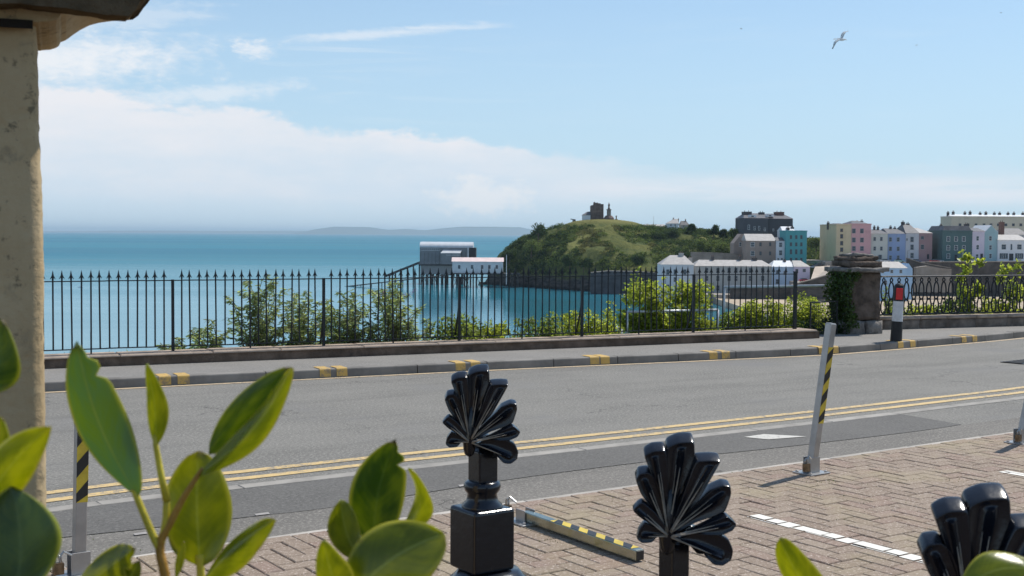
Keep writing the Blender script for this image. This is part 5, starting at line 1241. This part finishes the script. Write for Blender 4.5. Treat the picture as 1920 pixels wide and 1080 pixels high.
# gull: one continuous body with bent wings
q = P(1577, 74, 40); gl = empty('gull', tuple(q), 0, 'white gull gliding with long raised wings in the upper right sky', 'bird')
m_gull = leafmat('gull_white', (.88, .88, .87), (.85, .85, .85), .45, .8, .03, .1); m_gw = leafmat('gull_wing', (.80, .81, .83), (.8, .8, .8), .55, .8, .03, .1)
mb = MB(); mb.tube([(-.26, .05, -.05), (-.17, .02, -.02), (-.05, 0, 0), (.08, 0, .01), (.16, 0, .03), (.215, 0, .045), (.26, 0, .04)], [.008, .04, .065, .06, .038, .034, .008], 10); bdy = mb.build('body', m_gull, gl, True)
mb = MB(); mb.tube([(.25, 0, .04), (.30, 0, .028)], [.012, .002], 6); mb.build('beak', mat('beak_yellow', (.6, .4, .05)), gl)
for sgn in (-1, 1):
    mb = MB(); sec = [(0, .02, .12, .05), (.20, .10, .16, .035), (.38, .12, .13, .02), (.56, .02, .06, .01), (.66, -.03, .01, .004)]
    vs = []
    for d, z, ch_, th_ in sec:
        y = sgn*(.03+d); vs += [(.06-d*.1, y, z), (.0-d*.1, y, z+th_*.6), (.06-d*.1-ch_, y, z), (.0-d*.1, y, z-th_*.3)]
    fs = [(i*4+j, i*4+(j+1) % 4, (i+1)*4+(j+1) % 4, (i+1)*4+j) for i in range(4) for j in range(4)]; mb.add(vs, fs); mb.build('wing', m_gw, gl, True)
mb = MB(); mb.add([(-.22, -.02, -.03), (-.22, .02, -.03), (-.36, .07, -.06), (-.38, 0, -.065), (-.36, -.07, -.06)], [(0, 1, 2, 3, 4)]); mb.build('tail', m_gull, gl)
gw = (.69*vR+.72*vU+.45*vF).normalized(); gn = (-.35*vR+.85*vU-.82*vF).normalized(); gh = gw.cross(gn).normalized(); gn = gh.cross(gw).normalized()
gl.matrix_world = Matrix.Translation(q) @ Matrix((gh, gw, gn)).transposed().to_4x4() @ Matrix.Scale(.72, 4)
for px, py, lb in ((1390, 54, 'far dark bird, a speck in the sky left of the gull'), (1718, 85, 'far dark bird, a speck in the sky right of the gull'), (1877, 24, 'far dark bird near the upper right corner')):
    q = P(px, py, 300); e = empty('distant_bird', tuple(q), random.uniform(0, 3), lb, 'bird')
    mb = MB(); mb.tube([(-.25, 0, 0), (0, 0, 0), (.25, 0, .02)], [.03, .09, .02], 6); mb.build('body', m_dkfr, e)
    for s_ in (-1, 1): mb = MB(); mb.add([(.1, 0, .02), (-.08, 0, .02), (-.1, s_*.55, .12), (0, s_*.6, .13)], [(0, 1, 2, 3)]); mb.build('wing', m_dkfr, e)

# ------------------------------------------------------------------ plastered pillar close by on the left
m = bpy.data.materials.new('old_plaster'); m.use_nodes = True; t = NT(m.node_tree); b = t.n['Principled BSDF']
co = t.node('ShaderNodeTexCoord').outputs['Object']
c = t.mix(t.ramp(t.noise(co, 5, 6, .65), .3, .7), (.40, .285, .150), (.52, .40, .24))
c = t.mix(t.ramp(t.noise(co, 55, 5, .75), .56, .68, 0, .75), c, (.12, .10, .065))
c = t.mix(t.ramp(t.noise(co, 9, 6, .7, .5), .58, .70, 0, .6), c, (.20, .175, .12))
t.put(b.inputs['Base Color'], c); b.inputs['Roughness'].default_value = .92; b.inputs['Specular IOR Level'].default_value = .15
bn = t.node('ShaderNodeBump'); bn.inputs['Strength'].default_value = .55; bn.inputs['Distance'].default_value = .005
hgt = t.math('ADD', t.noise(co, 60, 5, .7), t.math('MULTIPLY', t.ramp(t.voro(co, 38), .0, .35), .5)); t.put(bn.inputs['Height'], hgt); t.l.new(bn.outputs[0], b.inputs['Normal'])
m_plas = m
m_cap = mat('dark_lichen_stone', (.105, .078, .048), .98, .5, 12, .9, 50, .0, dark=(.03, .026, .02), dscale=14, bdist=.01)
DP = 1.30; kP = DP/FPX; pe = P(80, 540, DP)
pil = empty('plastered_pillar', (pe.x, DP, 0), rad(20.3), 'old cream plastered pillar with corbelled top at the left edge, close by', 'pillar')
# local frame: origin at its visible right-hand corner, x to the right along the face, y away
def edge_off(z): return .0016*fbm(0, 0, z, 7)+.0014*fbm(3, 0, z, 60)
vs = []; fs = []; nz_ = 300; prof_ = []
zs = np.linspace(-.05, 1.95, nz_+1)
for z in zs:
    e_ = edge_off(z)
    # smooth waist near the corbel
    if z > 1.66: e_ += -.0045*sm(1.66, 1.80, z)
    rr_ = .012
    ring = [(-.55, 0), (-.30, .0015*fbm(1, 0, z, 12)), (-.15, .0015*fbm(2, 0, z, 12)), (-.06, .0015*fbm(4, 0, z, 14)), (e_-rr_, 0), (e_-rr_*.3, rr_*.3), (e_, rr_), (e_+.001*fbm(7, 0, z, 20), .06), (e_, .16), (e_-.01, .40), (-.55, .40)]
    vs += [(x, y, z) for x, y in ring]
R_ = len(ring)
for i in range(nz_):
    for j in range(R_): fs.append((i*R_+j, i*R_+(j+1) % R_, (i+1)*R_+(j+1) % R_, (i+1)*R_+j))
MB().add(vs, fs).build('shaft', m_plas, pil, True)
cs_, sn_ = math.cos(rad(20.3)), math.sin(rad(20.3))
def LP(px, py, back=.0):                                       # pixel to (x, z) on the pillar face plane
    v = ray(px, py); n_ = Vector((sn_, -cs_, 0)); o_ = Vector((pe.x, DP, 0))-n_*back; tt = (o_-CAM).dot(n_)/v.dot(n_); p = CAM+v*tt; return ((p-o_).dot(Vector((cs_, sn_, 0))), p.z)
cpts = [(-60, 92), (76, 95), (80, 94), (92, 93), (104, 90), (110, 86), (113, 80), (122, 77), (131, 70), (135, 66), (150, 55), (166, 47), (182, 42), (200, 40), (222, 38), (243, 36.5), (250, 30), (270, -20), (275, -140), (-60, -140)]
poly = [LP(*p, .20) for p in cpts]
def rough_prism(name, poly, y0, y1, m, amp, nn=10, sc_=22):
    pts = []
    for (xa, za), (xb, zb_) in zip(poly, poly[1:]+poly[:1]):
        k = max(1, int(math.hypot(xb-xa, zb_-za)/.006))
        for i in range(k): f = i/k; x, z = xa+(xb-xa)*f, za+(zb_-za)*f; pts.append((x+amp*fbm(x, z, 3, sc_), z+amp*fbm(x, z, 8, sc_)))
    n_ = len(pts); vs = []; fs = []
    for j in range(nn+1):
        y = y0+(y1-y0)*j/nn
        vs += [(x+amp*.7*fbm(x, y, z, sc_), y, z+amp*.7*fbm(y, x, z, sc_)) for x, z in pts]
    for j in range(nn):
        for i in range(n_): fs.append((j*n_+i, (j+1)*n_+i, (j+1)*n_+(i+1) % n_, j*n_+(i+1) % n_))
    fs.append(tuple(range(n_))); fs.append(tuple(nn*n_+i for i in range(n_))[::-1])
    return MB().add(vs, fs).build(name, m, pil)
rough_prism('corbel', poly, -.012, .20, m_plas, .0016)
sl = [LP(*p, -.04) for p in [(-80, 8), (40, 11), (110, 17), (170, 24), (215, 30), (240, 34), (252, 22), (266, 4), (280, -30), (310, -90), (310, -200), (-80, -200)]]
rough_prism('cap_stone', sl, -.045, -.0125, m_cap, .002)
o = rough_prism('cap_stone', [LP(*p, .20) for p in [(236, 36.5), (250, 36.6), (260, 30), (281, -2), (309, -60), (309, -200), (236, -200)]], -.0120, .20, m_cap, .002)
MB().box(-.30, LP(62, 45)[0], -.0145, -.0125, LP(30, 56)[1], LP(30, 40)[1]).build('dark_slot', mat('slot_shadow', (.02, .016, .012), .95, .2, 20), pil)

# ------------------------------------------------------------------ the near railing with leaf finials
m = bpy.data.materials.new('gloss_black_paint'); m.use_nodes = True; t = NT(m.node_tree); b = t.n['Principled BSDF']
co = t.node('ShaderNodeTexCoord').outputs['Object']
t.put(b.inputs['Base Color'], t.mix(t.ramp(t.noise(co, 45, 6, .75), .60, .74, 0, .35), (.0075, .009, .014), (.085, .075, .065)))
b.inputs['Roughness'].default_value = .19; b.inputs['Specular IOR Level'].default_value = .6
bn = t.node('ShaderNodeBump'); bn.inputs['Strength'].default_value = .22; bn.inputs['Distance'].default_value = .002
t.put(bn.inputs['Height'], t.noise(co, 70, 4, .6)); t.l.new(bn.outputs[0], b.inputs['Normal']); m_gl = m
m_rib = mat('pale_rib_paint', (.34, .29, .23), .45, .3, 60, .4, 120, .4)  # pale tan ribs against the black lobes
def lobe(mb, base, tip, wt, tt, curl, flat=.0, w0=.010, groove=.35, side=None):
    """thick ridged leaf lobe: narrow at the base, widening to a blunt cut end that curls outwards"""
    base, tip = Vector(base), Vector(tip); ax = (tip-base); L = ax.length; a = ax.normalized()
    out = Vector((a.x, a.y, 0)); out = out.normalized() if out.length > .1 else Vector((0, -1, 0))
    sd_ = a.cross(Vector((0, -1, 0))).normalized(); nrm = sd_.cross(a).normalized()
    if nrm.y < 0: nrm = -nrm; sd_ = -sd_
    sec = [(-1, -.25), (-.62, -.30), (-.30, -.50), (0, -1), (.30, -.50), (.62, -.30), (1, -.25), (1, .30), (.5, .8), (-.5, .8), (-1, .30)]
    n = len(sec); rings = []
    pr = [(0, .22, .5), (.2, .42, .7), (.45, .66, .88), (.7, .86, 1), (.88, 1.0, 1.02), (.965, .98, .88), (1.0, .82, .55)]
    if curl > .35: pr = [(0, .22, .5), (.2, .44, .7), (.45, .76, .9), (.66, .97, 1), (.82, 1.0, 1.0), (.93, .84, .85), (1.0, .48, .45)]
    for s_, wf, tf in pr:
        c = base+ax*s_+out*curl*(s_**2.4)*L*.35-Vector((0, 0, 1))*max(0, curl)*L*.22*s_**3
        rings.append([c+sd_*(u*wf*wt/2)+nrm*(v*tf*tt/2) for u, v in sec])
    vs = [v for r_ in rings for v in r_]; fs = []
    for i in range(len(rings)-1):
        for k in range(n): fs.append((i*n+k, i*n+(k+1) % n, (i+1)*n+(k+1) % n, (i+1)*n+k))
    fs.append(tuple(range(n))[::-1]); fs.append(tuple((len(rings)-1)*n+k for k in range(n))); mb.add(vs, fs)
# outline of each lobe in mm, x to the right and z up from where the leaves part; (depth centre, thickness, axis end)
LOBES = [
    ([(-4, 34), (-21, 80), (-33, 111), (-21, 118), (-4, 119), (-1, 91), (-1, 51)], -3, 30, (-20, 116)),
    ([(-1, 34), (-4, 80), (-3, 122), (13, 129), (33, 130), (34, 108), (28, 91), (16, 57), (6, 26)], 5, 36, (18, 128)),
    ([(7, 23), (17, 54), (28, 91), (34, 105), (53, 106), (66, 105), (57, 87), (47, 68), (38, 50), (21, 31)], -6, 32, (56, 104)),
    ([(-4, 9), (-18, 31), (-36, 57), (-43, 77), (-38, 86), (-26, 88), (-17, 80), (-7, 57), (-3, 31)], -2, 32, (-34, 82)),
    ([(-7, 6), (-24, 17), (-37, 26), (-47, 36), (-40, 44), (-34, 48), (-18, 34), (-4, 14)], -12, 24, (-43, 38)),
    ([(-7, 3), (-16, -3), (-21, -9), (-34, -10), (-41, -4), (-38, 9), (-31, 19), (-21, 14), (-7, 7)], -8, 28, (-36, 0)),
    ([(7, 9), (21, 28), (41, 48), (54, 63), (70, 70), (80, 68), (81, 57), (74, 33), (61, 26), (36, 17), (13, 3)], 2, 34, (74, 62)),
    ([(20, 6), (38, 14), (56, 23), (73, 31), (86, 19), (81, 10), (67, 3), (53, 3)], -14, 28, (82, 20)),
    ([(7, -6), (24, 3), (44, 11), (64, 4), (77, -3), (83, -17), (81, -30), (70, -38), (58, -37), (47, -26), (38, -11), (24, -7), (11, -13)], -6, 36, (72, -28))]
def outline_lobe(mb, poly, yc, th_, ax1, mir=1, k=.001, yoff=0):
    for r0 in (.12, .20):                                # round the corners of the outline a little
        nw = []
        for p_, q_ in zip(poly, poly[1:]+poly[:1]): nw += [(p_[0]*(1-r0)+q_[0]*r0, p_[1]*(1-r0)+q_[1]*r0), (p_[0]*r0+q_[0]*(1-r0), p_[1]*r0+q_[1]*(1-r0))]
        poly = nw
    ax0 = Vector((0, 0)); A1 = Vector(ax1); d = A1-ax0; L2 = d.dot(d); n = len(poly); rings = []
    def rg(f, y, lean):
        out = []
        for x, z in poly:
            p = Vector((x, z)); t_ = min(.93, max(.12, (p-ax0).dot(d)/L2)); q = p.lerp(ax0+d*t_, f); r_ = min(1, q.length/80)
            out.append((mir*q.x*k, (yoff+yc+y*(.55+.45*r_))*k, (q.y-lean*max(0, q.y)*.001)*k))
        return out
    h = th_/2
    rings = [rg(1, h, 0), rg(.45, h*.9, 0), rg(.05, h*.75, 0), rg(0, h*.62, 0), rg(-.01, 0, 30), rg(-.01, -h*.46, 62), rg(.01, -h*.58, 70), rg(.05, -h*.66, 74), rg(.14, -h*.62, 78), rg(.60, -h*.50, 80), rg(.80, -h*.55, 80), rg(.93, -h*.90, 80), rg(1, -h*1.02, 80)]
    vs = [v for r_ in rings for v in r_]; fs = []
    for i in range(len(rings)-1):
        for q in range(n):
            f = (i*n+q, i*n+(q+1) % n, (i+1)*n+(q+1) % n, (i+1)*n+q); fs.append(f if mir < 0 else f[::-1])
    mb.add(vs, fs)
def finial_meshes():
    mb = MB(); rb = MB()
    for poly, yc, th_, a1 in LOBES:
        outline_lobe(mb, poly, yc, th_, a1)
        A1 = Vector(a1); h = th_/2
        for off in ((0, 0), (5, 0)) if abs(a1[0]) > 15 else ((0, 0), (7, 0)):
            pts = []
            for q in range(9):
                t_ = .05+q/8*.70; p = A1*t_+Vector((off[0]*t_*math.copysign(1, -a1[0] or 1), off[0]*t_*.6)); r_ = min(1, p.length/80)
                pts.append((p.x*.001, (yc-h*(1.06 if off[0] == 0 else .62)*(.55+.45*r_))*.001, (p.y-.08*max(0, p.y))*.001))
            rb.tube(pts, [.0013, .0013, .0012, .0011, .001, .0009, .0008, .0006, .0003], 5)
    for q, yo, kx, kz in ((1, 30, .75, .86), (8, 26, .7, .8), (5, 24, .7, .8)):      # the lobes of the far side
        poly, yc, th_, a1 = LOBES[q]; outline_lobe(mb, [(x*kx, z*kz) for x, z in poly], yc, th_, (a1[0]*kx, a1[1]*kz), yoff=yo)
    mb.tube([(0, 0, -.03), (0, 0, 0), (.002, .004, .03), (.006, .01, .07)], [.0095, .0125, .015, .014], 12)
    return mb, rb
fmb, frb = finial_meshes()
fb = fmb.build('leaf_finial', m_gl, link=False, smooth=True); fr = frb.build('finial_rib', m_rib, link=False, smooth=True)
nrl = empty('near_railing', (0, 0, 0), 0, 'glossy black cast iron railing with leaf shaped finials close by in front', 'railing')
FT = [P(904, 800, 2.12), P(1262, 1000, 1.63), P(1800, 1100, 1.24)]
fpos = []
def put_finial(p, yaw, sc_, dropshaft=1.3, tilt=0):
    o = bpy.data.objects.new('leaf_finial', fb.data); COL.objects.link(o); o.parent = nrl; o.location = p; o.rotation_euler = (0, tilt, yaw); o.scale = (sc_,)*3
    s1 = o.modifiers.new('sub', 'SUBSURF'); s1.levels = 1; s1.render_levels = 1
    r_ = bpy.data.objects.new('finial_rib', fr.data); COL.objects.link(r_); r_.parent = o
    return o
p1 = P(880, 826, 2.10); p2 = P(1251, 1000, 1.62); p3 = P(1812, 1186, 1.09)
put_finial(p1, rad(4), 1.0); put_finial(p2, rad(0), 1.02); put_finial(p3, rad(-4), 1.02)
p4 = Vector((.62, .57, 1.30)); put_finial(p4, rad(-10), 1.0)
# square shafts, collar and square block of the first post
def sqshaft(p, z0, z1, w_, name='shaft', bev=.003):
    mb = MB(); mb.box(-w_/2, w_/2, -w_/2, w_/2, z0, z1-.012); mb.add([(-w_/2, -w_/2, z1-.0119), (w_/2, -w_/2, z1-.0119), (w_/2, w_/2, z1-.0119), (-w_/2, w_/2, z1-.0119), (0, 0, z1+.012)], [(0, 1, 4), (1, 2, 4), (2, 3, 4), (3, 0, 4)])
    o = mb.build(name, m_gl, nrl); o.location = p; o.rotation_euler = (0, 0, rad(34.4)); bv = o.modifiers.new('edge', 'BEVEL'); bv.width = bev; bv.segments = 3; bv.limit_method = 'ANGLE'; bv.angle_limit = rad(40); return o
for p in (p2, p3, p4): sqshaft((p.x+.012, p.y+.020, p.z), .03-p.z, -.004, .030)
zb_ = P(905, 944, 2.12).z; zc = P(905, 915, 2.12).z; cx = P(904, 925, 2.12).x
sqshaft((cx+.001, 2.125, 0), zc, p1.z-.008, .038)
mb = MB(); mb.lathe([(.037, zb_-.010), (.035, zb_-.002), (.0275, zb_+.005), (.0255, zc-.010), (.0305, zc-.004), (.0325, zc+.003), (.0305, zc+.010), (.025, zc+.013)], 28); o = mb.build('collar', m_gl, nrl, True); o.location = (cx, 2.125, 0)
hw = .0415; zlow = P(905, 1066, 2.12).z
mb = MB(); mb.box(-hw, hw, -hw, hw, zlow, zb_-.006); o = mb.build('square_post', m_gl, nrl); o.location = (cx, 2.125, 0); o.rotation_euler = (0, 0, rad(34.4))
bv = o.modifiers.new('edge', 'BEVEL'); bv.width = .006; bv.segments = 4
mb = MB(); mb.lathe([(.068, zlow-.06), (.074, zlow-.035), (.070, zlow-.018), (.060, zlow-.010), (.052, zlow-.001)], 28); mb.build('base_moulding', m_gl, nrl, True).location = (cx+.012, 2.125, 0)
mb = MB(); mb.box(-.055, .055, -.055, .055, .02, zlow-.06); mb.build('square_post', m_gl, nrl).location = (cx, 2.125, 0)
# top and bottom rails (below the frame) join the posts
def bar_between(a, b_, z, w_, h_):
    d = Vector((b_.x-a.x, b_.y-a.y)); mb = MB(); mb.box(0, d.length, -w_/2, w_/2, z-h_/2, z+h_/2, Matrix.Translation((a.x, a.y, 0)) @ Matrix.Rotation(math.atan2(d.y, d.x), 4, 'Z')); mb.build('rail', m_gl, nrl)
pa = Vector((cx, 2.125)); 
for z in (.95, .16):
    bar_between(Vector((cx+.06, 2.10, 0)), Vector((p4.x+.02, p4.y+.02, 0)), z, .03, .012)

# ------------------------------------------------------------------ evergreen shrub leaves in front
def thick(name, lo, hi, trans_lo, trans_hi, tw, rim, mid, rough):
    m = bpy.data.materials.new(name); m.use_nodes = True; t = NT(m.node_tree); b = t.n['Principled BSDF']
    at = t.node('ShaderNodeAttribute', attribute_name='leafuv'); u, v, wv = t.sep(at.outputs['Vector'])
    oi = t.node('ShaderNodeObjectInfo'); co = t.node('ShaderNodeTexCoord').outputs['Object']; au = t.math('ABSOLUTE', u)
    vein = t.noise(t.vec(t.math('ADD', t.math('MULTIPLY', au, 4), t.math('MULTIPLY', v, -13)), t.math('MULTIPLY', v, 3), t.math('MULTIPLY', oi.outputs['Random'], 9)), 1.4, 6, .65)
    big = t.noise(t.vec(t.math('MULTIPLY', u, 1.2), t.math('MULTIPLY', v, 2.2), t.math('MULTIPLY', oi.outputs['Random'], 31)), 1.2, 3, .5)
    k = t.math('ADD', t.math('MULTIPLY', vein, .35), t.math('MULTIPLY', big, .65))
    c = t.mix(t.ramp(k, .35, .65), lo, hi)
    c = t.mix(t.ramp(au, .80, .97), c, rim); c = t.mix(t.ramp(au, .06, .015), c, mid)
    c = t.mix(t.ramp(t.noise(co, 85, 4, .7), .66, .70, 0, .75), c, (.11, .075, .03))
    c = t.mix(t.math('MULTIPLY', t.ramp(v, .90, .985), t.ramp(t.noise(co, 30, 2), .38, .5)), c, (.13, .07, .035))
    t.put(b.inputs['Base Color'], c); b.inputs['Roughness'].default_value = rough; b.inputs['Specular IOR Level'].default_value = .75
    bn = t.node('ShaderNodeBump'); bn.inputs['Strength'].default_value = .18; bn.inputs['Distance'].default_value = .001
    t.put(bn.inputs['Height'], vein); t.l.new(bn.outputs[0], b.inputs['Normal'])
    tr = t.node('ShaderNodeBsdfTranslucent'); t.put(tr.inputs[0], t.mix(t.ramp(au, .82, .97), t.mix(t.ramp(k, .35, .65), trans_lo, trans_hi), (.8, .75, .10)))
    mx = t.node('ShaderNodeMixShader'); mx.inputs[0].default_value = tw
    t.l.new(b.outputs[0], mx.inputs[1]); t.l.new(tr.outputs[0], mx.inputs[2]); t.l.new(mx.outputs[0], t.n['Material Output'].inputs[0]); return m
m_leaf = thick('leaf_backlit', (.080, .120, .008), (.15, .19, .012), (.50, .55, .012), (.80, .80, .03), .50, (.42, .42, .06), (.30, .34, .07), .24)  # lit copy of the leaf: glow of the sun put into its colours
m_ldk = thick('leaf_dark', (.024, .060, .007), (.060, .105, .010), (.16, .28, .012), (.46, .54, .015), .44, (.30, .34, .04), (.09, .14, .03), .36)  # same leaf darkened, shade of the unlit leaves put into the colour
m_lsh = thick('leaf_sky_sheen', (.26, .40, .20), (.15, .28, .06), (.26, .46, .10), (.50, .62, .06), .42, (.46, .48, .08), (.45, .48, .14), .34)  # bluish sky sheen of the glossy leaf painted as base colour
m_stem = mat('shrub_stem', (.36, .19, .03), .5, .25, 40, .3, 90, .4); m_ystem = mat('shrub_petiole', (.58, .48, .04), .45, .2, 40, .2, 90, .4)
def leaf(par, base, tip, wpx, bend=.0, roll=0., cup=.25, dB=.72, dT=.70, tear=0, pw=.75, side=0., twist=0., skew=.5, label=None, petiole=None, wave=.35, m=None):
    """one thick leaf from base pixel to tip pixel; bend pushes the middle sideways in the picture, cup folds the halves"""
    B_, T_ = P(base[0], base[1], dB), P(tip[0], tip[1], dT); ax = T_-B_; L = ax.length; a = ax.normalized()
    vw = ((B_+T_)/2-CAM).normalized(); s0 = a.cross(vw).normalized(); n0 = s0.cross(a).normalized()   # n0 towards/away from camera
    W_ = wpx*dB/FPX; NS, NU = 26, 8; vs = []; uv = []
    for i in range(NS+1):
        s_ = i/NS; c = B_+ax*s_+s0*side*L*math.sin(math.pi*s_)+n0*bend*L*math.sin(math.pi*s_)
        wd = W_/2*(max(0, math.sin(math.pi*s_**skew_exp(skew)))**pw); wd = max(wd, .0006)
        r_ = roll+twist*(s_-.5); sd_ = s0*math.cos(r_)+n0*math.sin(r_); nn = n0*math.cos(r_)-s0*math.sin(r_)
        for j in range(-NU, NU+1):
            f = j/NU; w2 = wd
            if tear and s_ > .72 and f*tear > 0: w2 = wd*(.55+.45*abs(math.sin(s_*26+2)))*(1-.9*max(0, (s_-.86)/.14))
            p = c+sd_*f*w2+nn*(cup*abs(f)**1.6*w2+wave*W_*.12*math.sin(s_*9+f*2)*abs(f))
            if tear and i == NS: p = p-a*L*.03*abs(math.sin(j*1.9))
            vs.append(p-B_); uv.append((f, s_, 0))
    M_ = 2*NU+1; fs = [(i*M_+j, i*M_+j+1, (i+1)*M_+j+1, (i+1)*M_+j) for i in range(NS) for j in range(M_-1)]
    o = MB().add(vs, fs).build('leaf', m or m_leaf, par, True); o.location = B_
    at_ = o.data.attributes.new('leafuv', 'FLOAT_VECTOR', 'POINT'); at_.data.foreach_set('vector', np.array(uv, np.float32).ravel())
    sd = o.modifiers.new('thick', 'SOLIDIFY'); sd.thickness = .0007; sd.offset = 0
    if label: o['label'] = label
    if petiole:
        q = P(petiole[0], petiole[1], petiole[2] if len(petiole) > 2 else dB); mb = MB()
        mid = (B_+q)/2+Vector((0, 0, -.002)); mb.tube([B_+a*.006, B_, mid, q], [.0011, .0017, .0020, .0024], 8); mb.build('petiole', m_ystem, par, True)
    return o
def skew_exp(k): return math.log(.5)/math.log(k) if 0 < k < 1 else 1
def stem(par, pts, rs, m=None):
    mb = MB(); q = [P(*p) for p in pts]
    cat_ = []
    for i in range(len(q)-1):
        p0, p1, p2, p3 = q[max(i-1, 0)], q[i], q[i+1], q[min(i+2, len(q)-1)]
        for k in range(5): t_ = k/5; cat_.append(.5*((2*p1)+(p2-p0)*t_+(2*p0-5*p1+4*p2-p3)*t_*t_+(3*p1-p0-3*p2+p3)*t_**3))
    cat_.append(q[-1]); n_ = len(cat_); rr_ = [rs[0]+(rs[1]-rs[0])*i/(n_-1) for i in range(n_)]
    mb.tube(cat_, rr_, 9); return mb.build('stem', m or m_stem, par, True)
def shrub(px, D, label):
    q = P(px, 1080, D); return empty('evergreen_shrub', (0, 0, 0), 0, label, 'shrub')
# left cluster against the pillar
s1 = shrub(0, .62, 'dark green shrub at the left edge in front of the plastered pillar')
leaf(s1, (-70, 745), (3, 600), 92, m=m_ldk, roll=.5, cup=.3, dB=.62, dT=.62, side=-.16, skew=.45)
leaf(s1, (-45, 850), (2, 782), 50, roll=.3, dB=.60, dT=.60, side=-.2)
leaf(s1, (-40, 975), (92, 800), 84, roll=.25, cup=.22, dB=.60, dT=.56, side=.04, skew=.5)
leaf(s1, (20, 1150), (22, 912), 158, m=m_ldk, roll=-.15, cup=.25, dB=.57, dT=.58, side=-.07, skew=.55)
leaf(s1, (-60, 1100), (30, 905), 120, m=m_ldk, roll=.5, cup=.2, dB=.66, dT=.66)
stem(s1, [(-40, 1250, .6), (-30, 1080, .6), (-45, 970, .6), (-60, 860, .61), (-70, 740, .62)], (.003, .002))
# second shrub with the big torn leaf
s2 = shrub(300, .7, 'light green shrub with a large torn leaf, in front of the first parking post')
stem(s2, [(322, 1300, .70), (312, 1100, .70), (300, 1025, .70), (322, 975, .70), (346, 930, .70), (372, 890, .70), (380, 878, .70)], (.0034, .0010))
stem(s2, [(300, 1030, .70), (285, 1000, .70), (262, 945, .70), (250, 915, .70)], (.0024, .0018), m_ystem)
leaf(s2, (258, 932), (144, 640), 96, m=m_lsh, bend=.05, roll=.35, cup=.28, dB=.70, dT=.66, tear=-1, side=.045, skew=.48, pw=.62, twist=-.4, label='large torn leaf with ragged brown tip')
leaf(s2, (292, 835), (275, 683), 42, roll=.5, cup=.5, dB=.70, dT=.69, side=-.04, petiole=(313, 940, .70), skew=.42)
stem(s2, [(300, 1030, .70), (310, 980, .70), (313, 940, .70)], (.0022, .0018), m_ystem)
leaf(s2, (372, 893), (548, 690), 54, roll=.55, cup=.35, dB=.70, dT=.66, side=-.06, skew=.55, pw=.6, twist=.3, label='bright lower half of a folded leaf')
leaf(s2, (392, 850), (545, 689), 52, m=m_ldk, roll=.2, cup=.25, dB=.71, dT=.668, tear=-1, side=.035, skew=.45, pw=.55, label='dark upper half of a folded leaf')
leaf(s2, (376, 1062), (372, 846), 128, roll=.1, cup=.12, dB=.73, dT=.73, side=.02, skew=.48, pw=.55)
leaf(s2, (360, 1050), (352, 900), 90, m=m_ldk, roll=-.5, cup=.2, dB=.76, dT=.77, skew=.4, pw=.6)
stem(s2, [(380, 1300, .73), (378, 1120, .73), (374, 1040, .73)], (.003, .0022), m_ystem)
leaf(s2, (372, 1100), (514, 974), 66, roll=.7, cup=.5, dB=.72, dT=.68, side=.03, skew=.55)
leaf(s2, (130, 1120), (254, 1028), 78, roll=.4, cup=.4, dB=.70, dT=.68, tear=-1, skew=.55)
leaf(s2, (330, 1085), (345, 1015), 16, roll=.2, dB=.70, dT=.70)
leaf(s2, (215, 1130), (262, 1052), 40, roll=-.3, cup=.3, dB=.69, dT=.69)
# third shrub, centre left
s3 = shrub(700, .75, 'glossy green shrub left of the square iron post')
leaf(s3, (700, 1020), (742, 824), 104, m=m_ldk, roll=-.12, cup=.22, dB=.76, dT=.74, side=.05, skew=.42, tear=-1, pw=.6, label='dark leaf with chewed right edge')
leaf(s3, (742, 1010), (768, 878), 62, roll=.9, cup=.3, dB=.79, dT=.78, side=-.22, skew=.6, pw=.6)
leaf(s3, (672, 1050), (638, 938), 62, roll=-.3, cup=.35, dB=.74, dT=.73, side=.05, pw=.6)
leaf(s3, (636, 1130), (606, 1014), 74, roll=.5, cup=.3, dB=.68, dT=.67, skew=.4)
leaf(s3, (640, 1150), (832, 1000), 150, roll=.2, cup=.2, dB=.68, dT=.68, side=.09, skew=.55, pw=.6, twist=.3)
stem(s3, [(690, 1300, .74), (690, 1120, .74), (684, 1060, .74), (700, 1015, .75)], (.003, .0018), m_ystem)
# two leaf tips at the lower right
s4 = shrub(1520, .8, 'leaf tips of a green shrub at the bottom edge right of the middle finial')
leaf(s4, (1565, 1150), (1462, 1010), 66, roll=.4, cup=.35, dB=.80, dT=.78, side=.06, skew=.5, pw=.55)
stem(s4, [(1600, 1300, .8), (1565, 1150, .8)], (.003, .002), m_ystem)
s5 = shrub(1880, .75, 'green leaf at the bottom edge in front of the right finial')
leaf(s5, (1800, 1110), (1960, 1072), 84, roll=.3, cup=.3, dB=.72, dT=.72, side=.14, pw=.6)
stem(s5, [(1760, 1300, .72), (1800, 1110, .72)], (.003, .002), m_ystem)
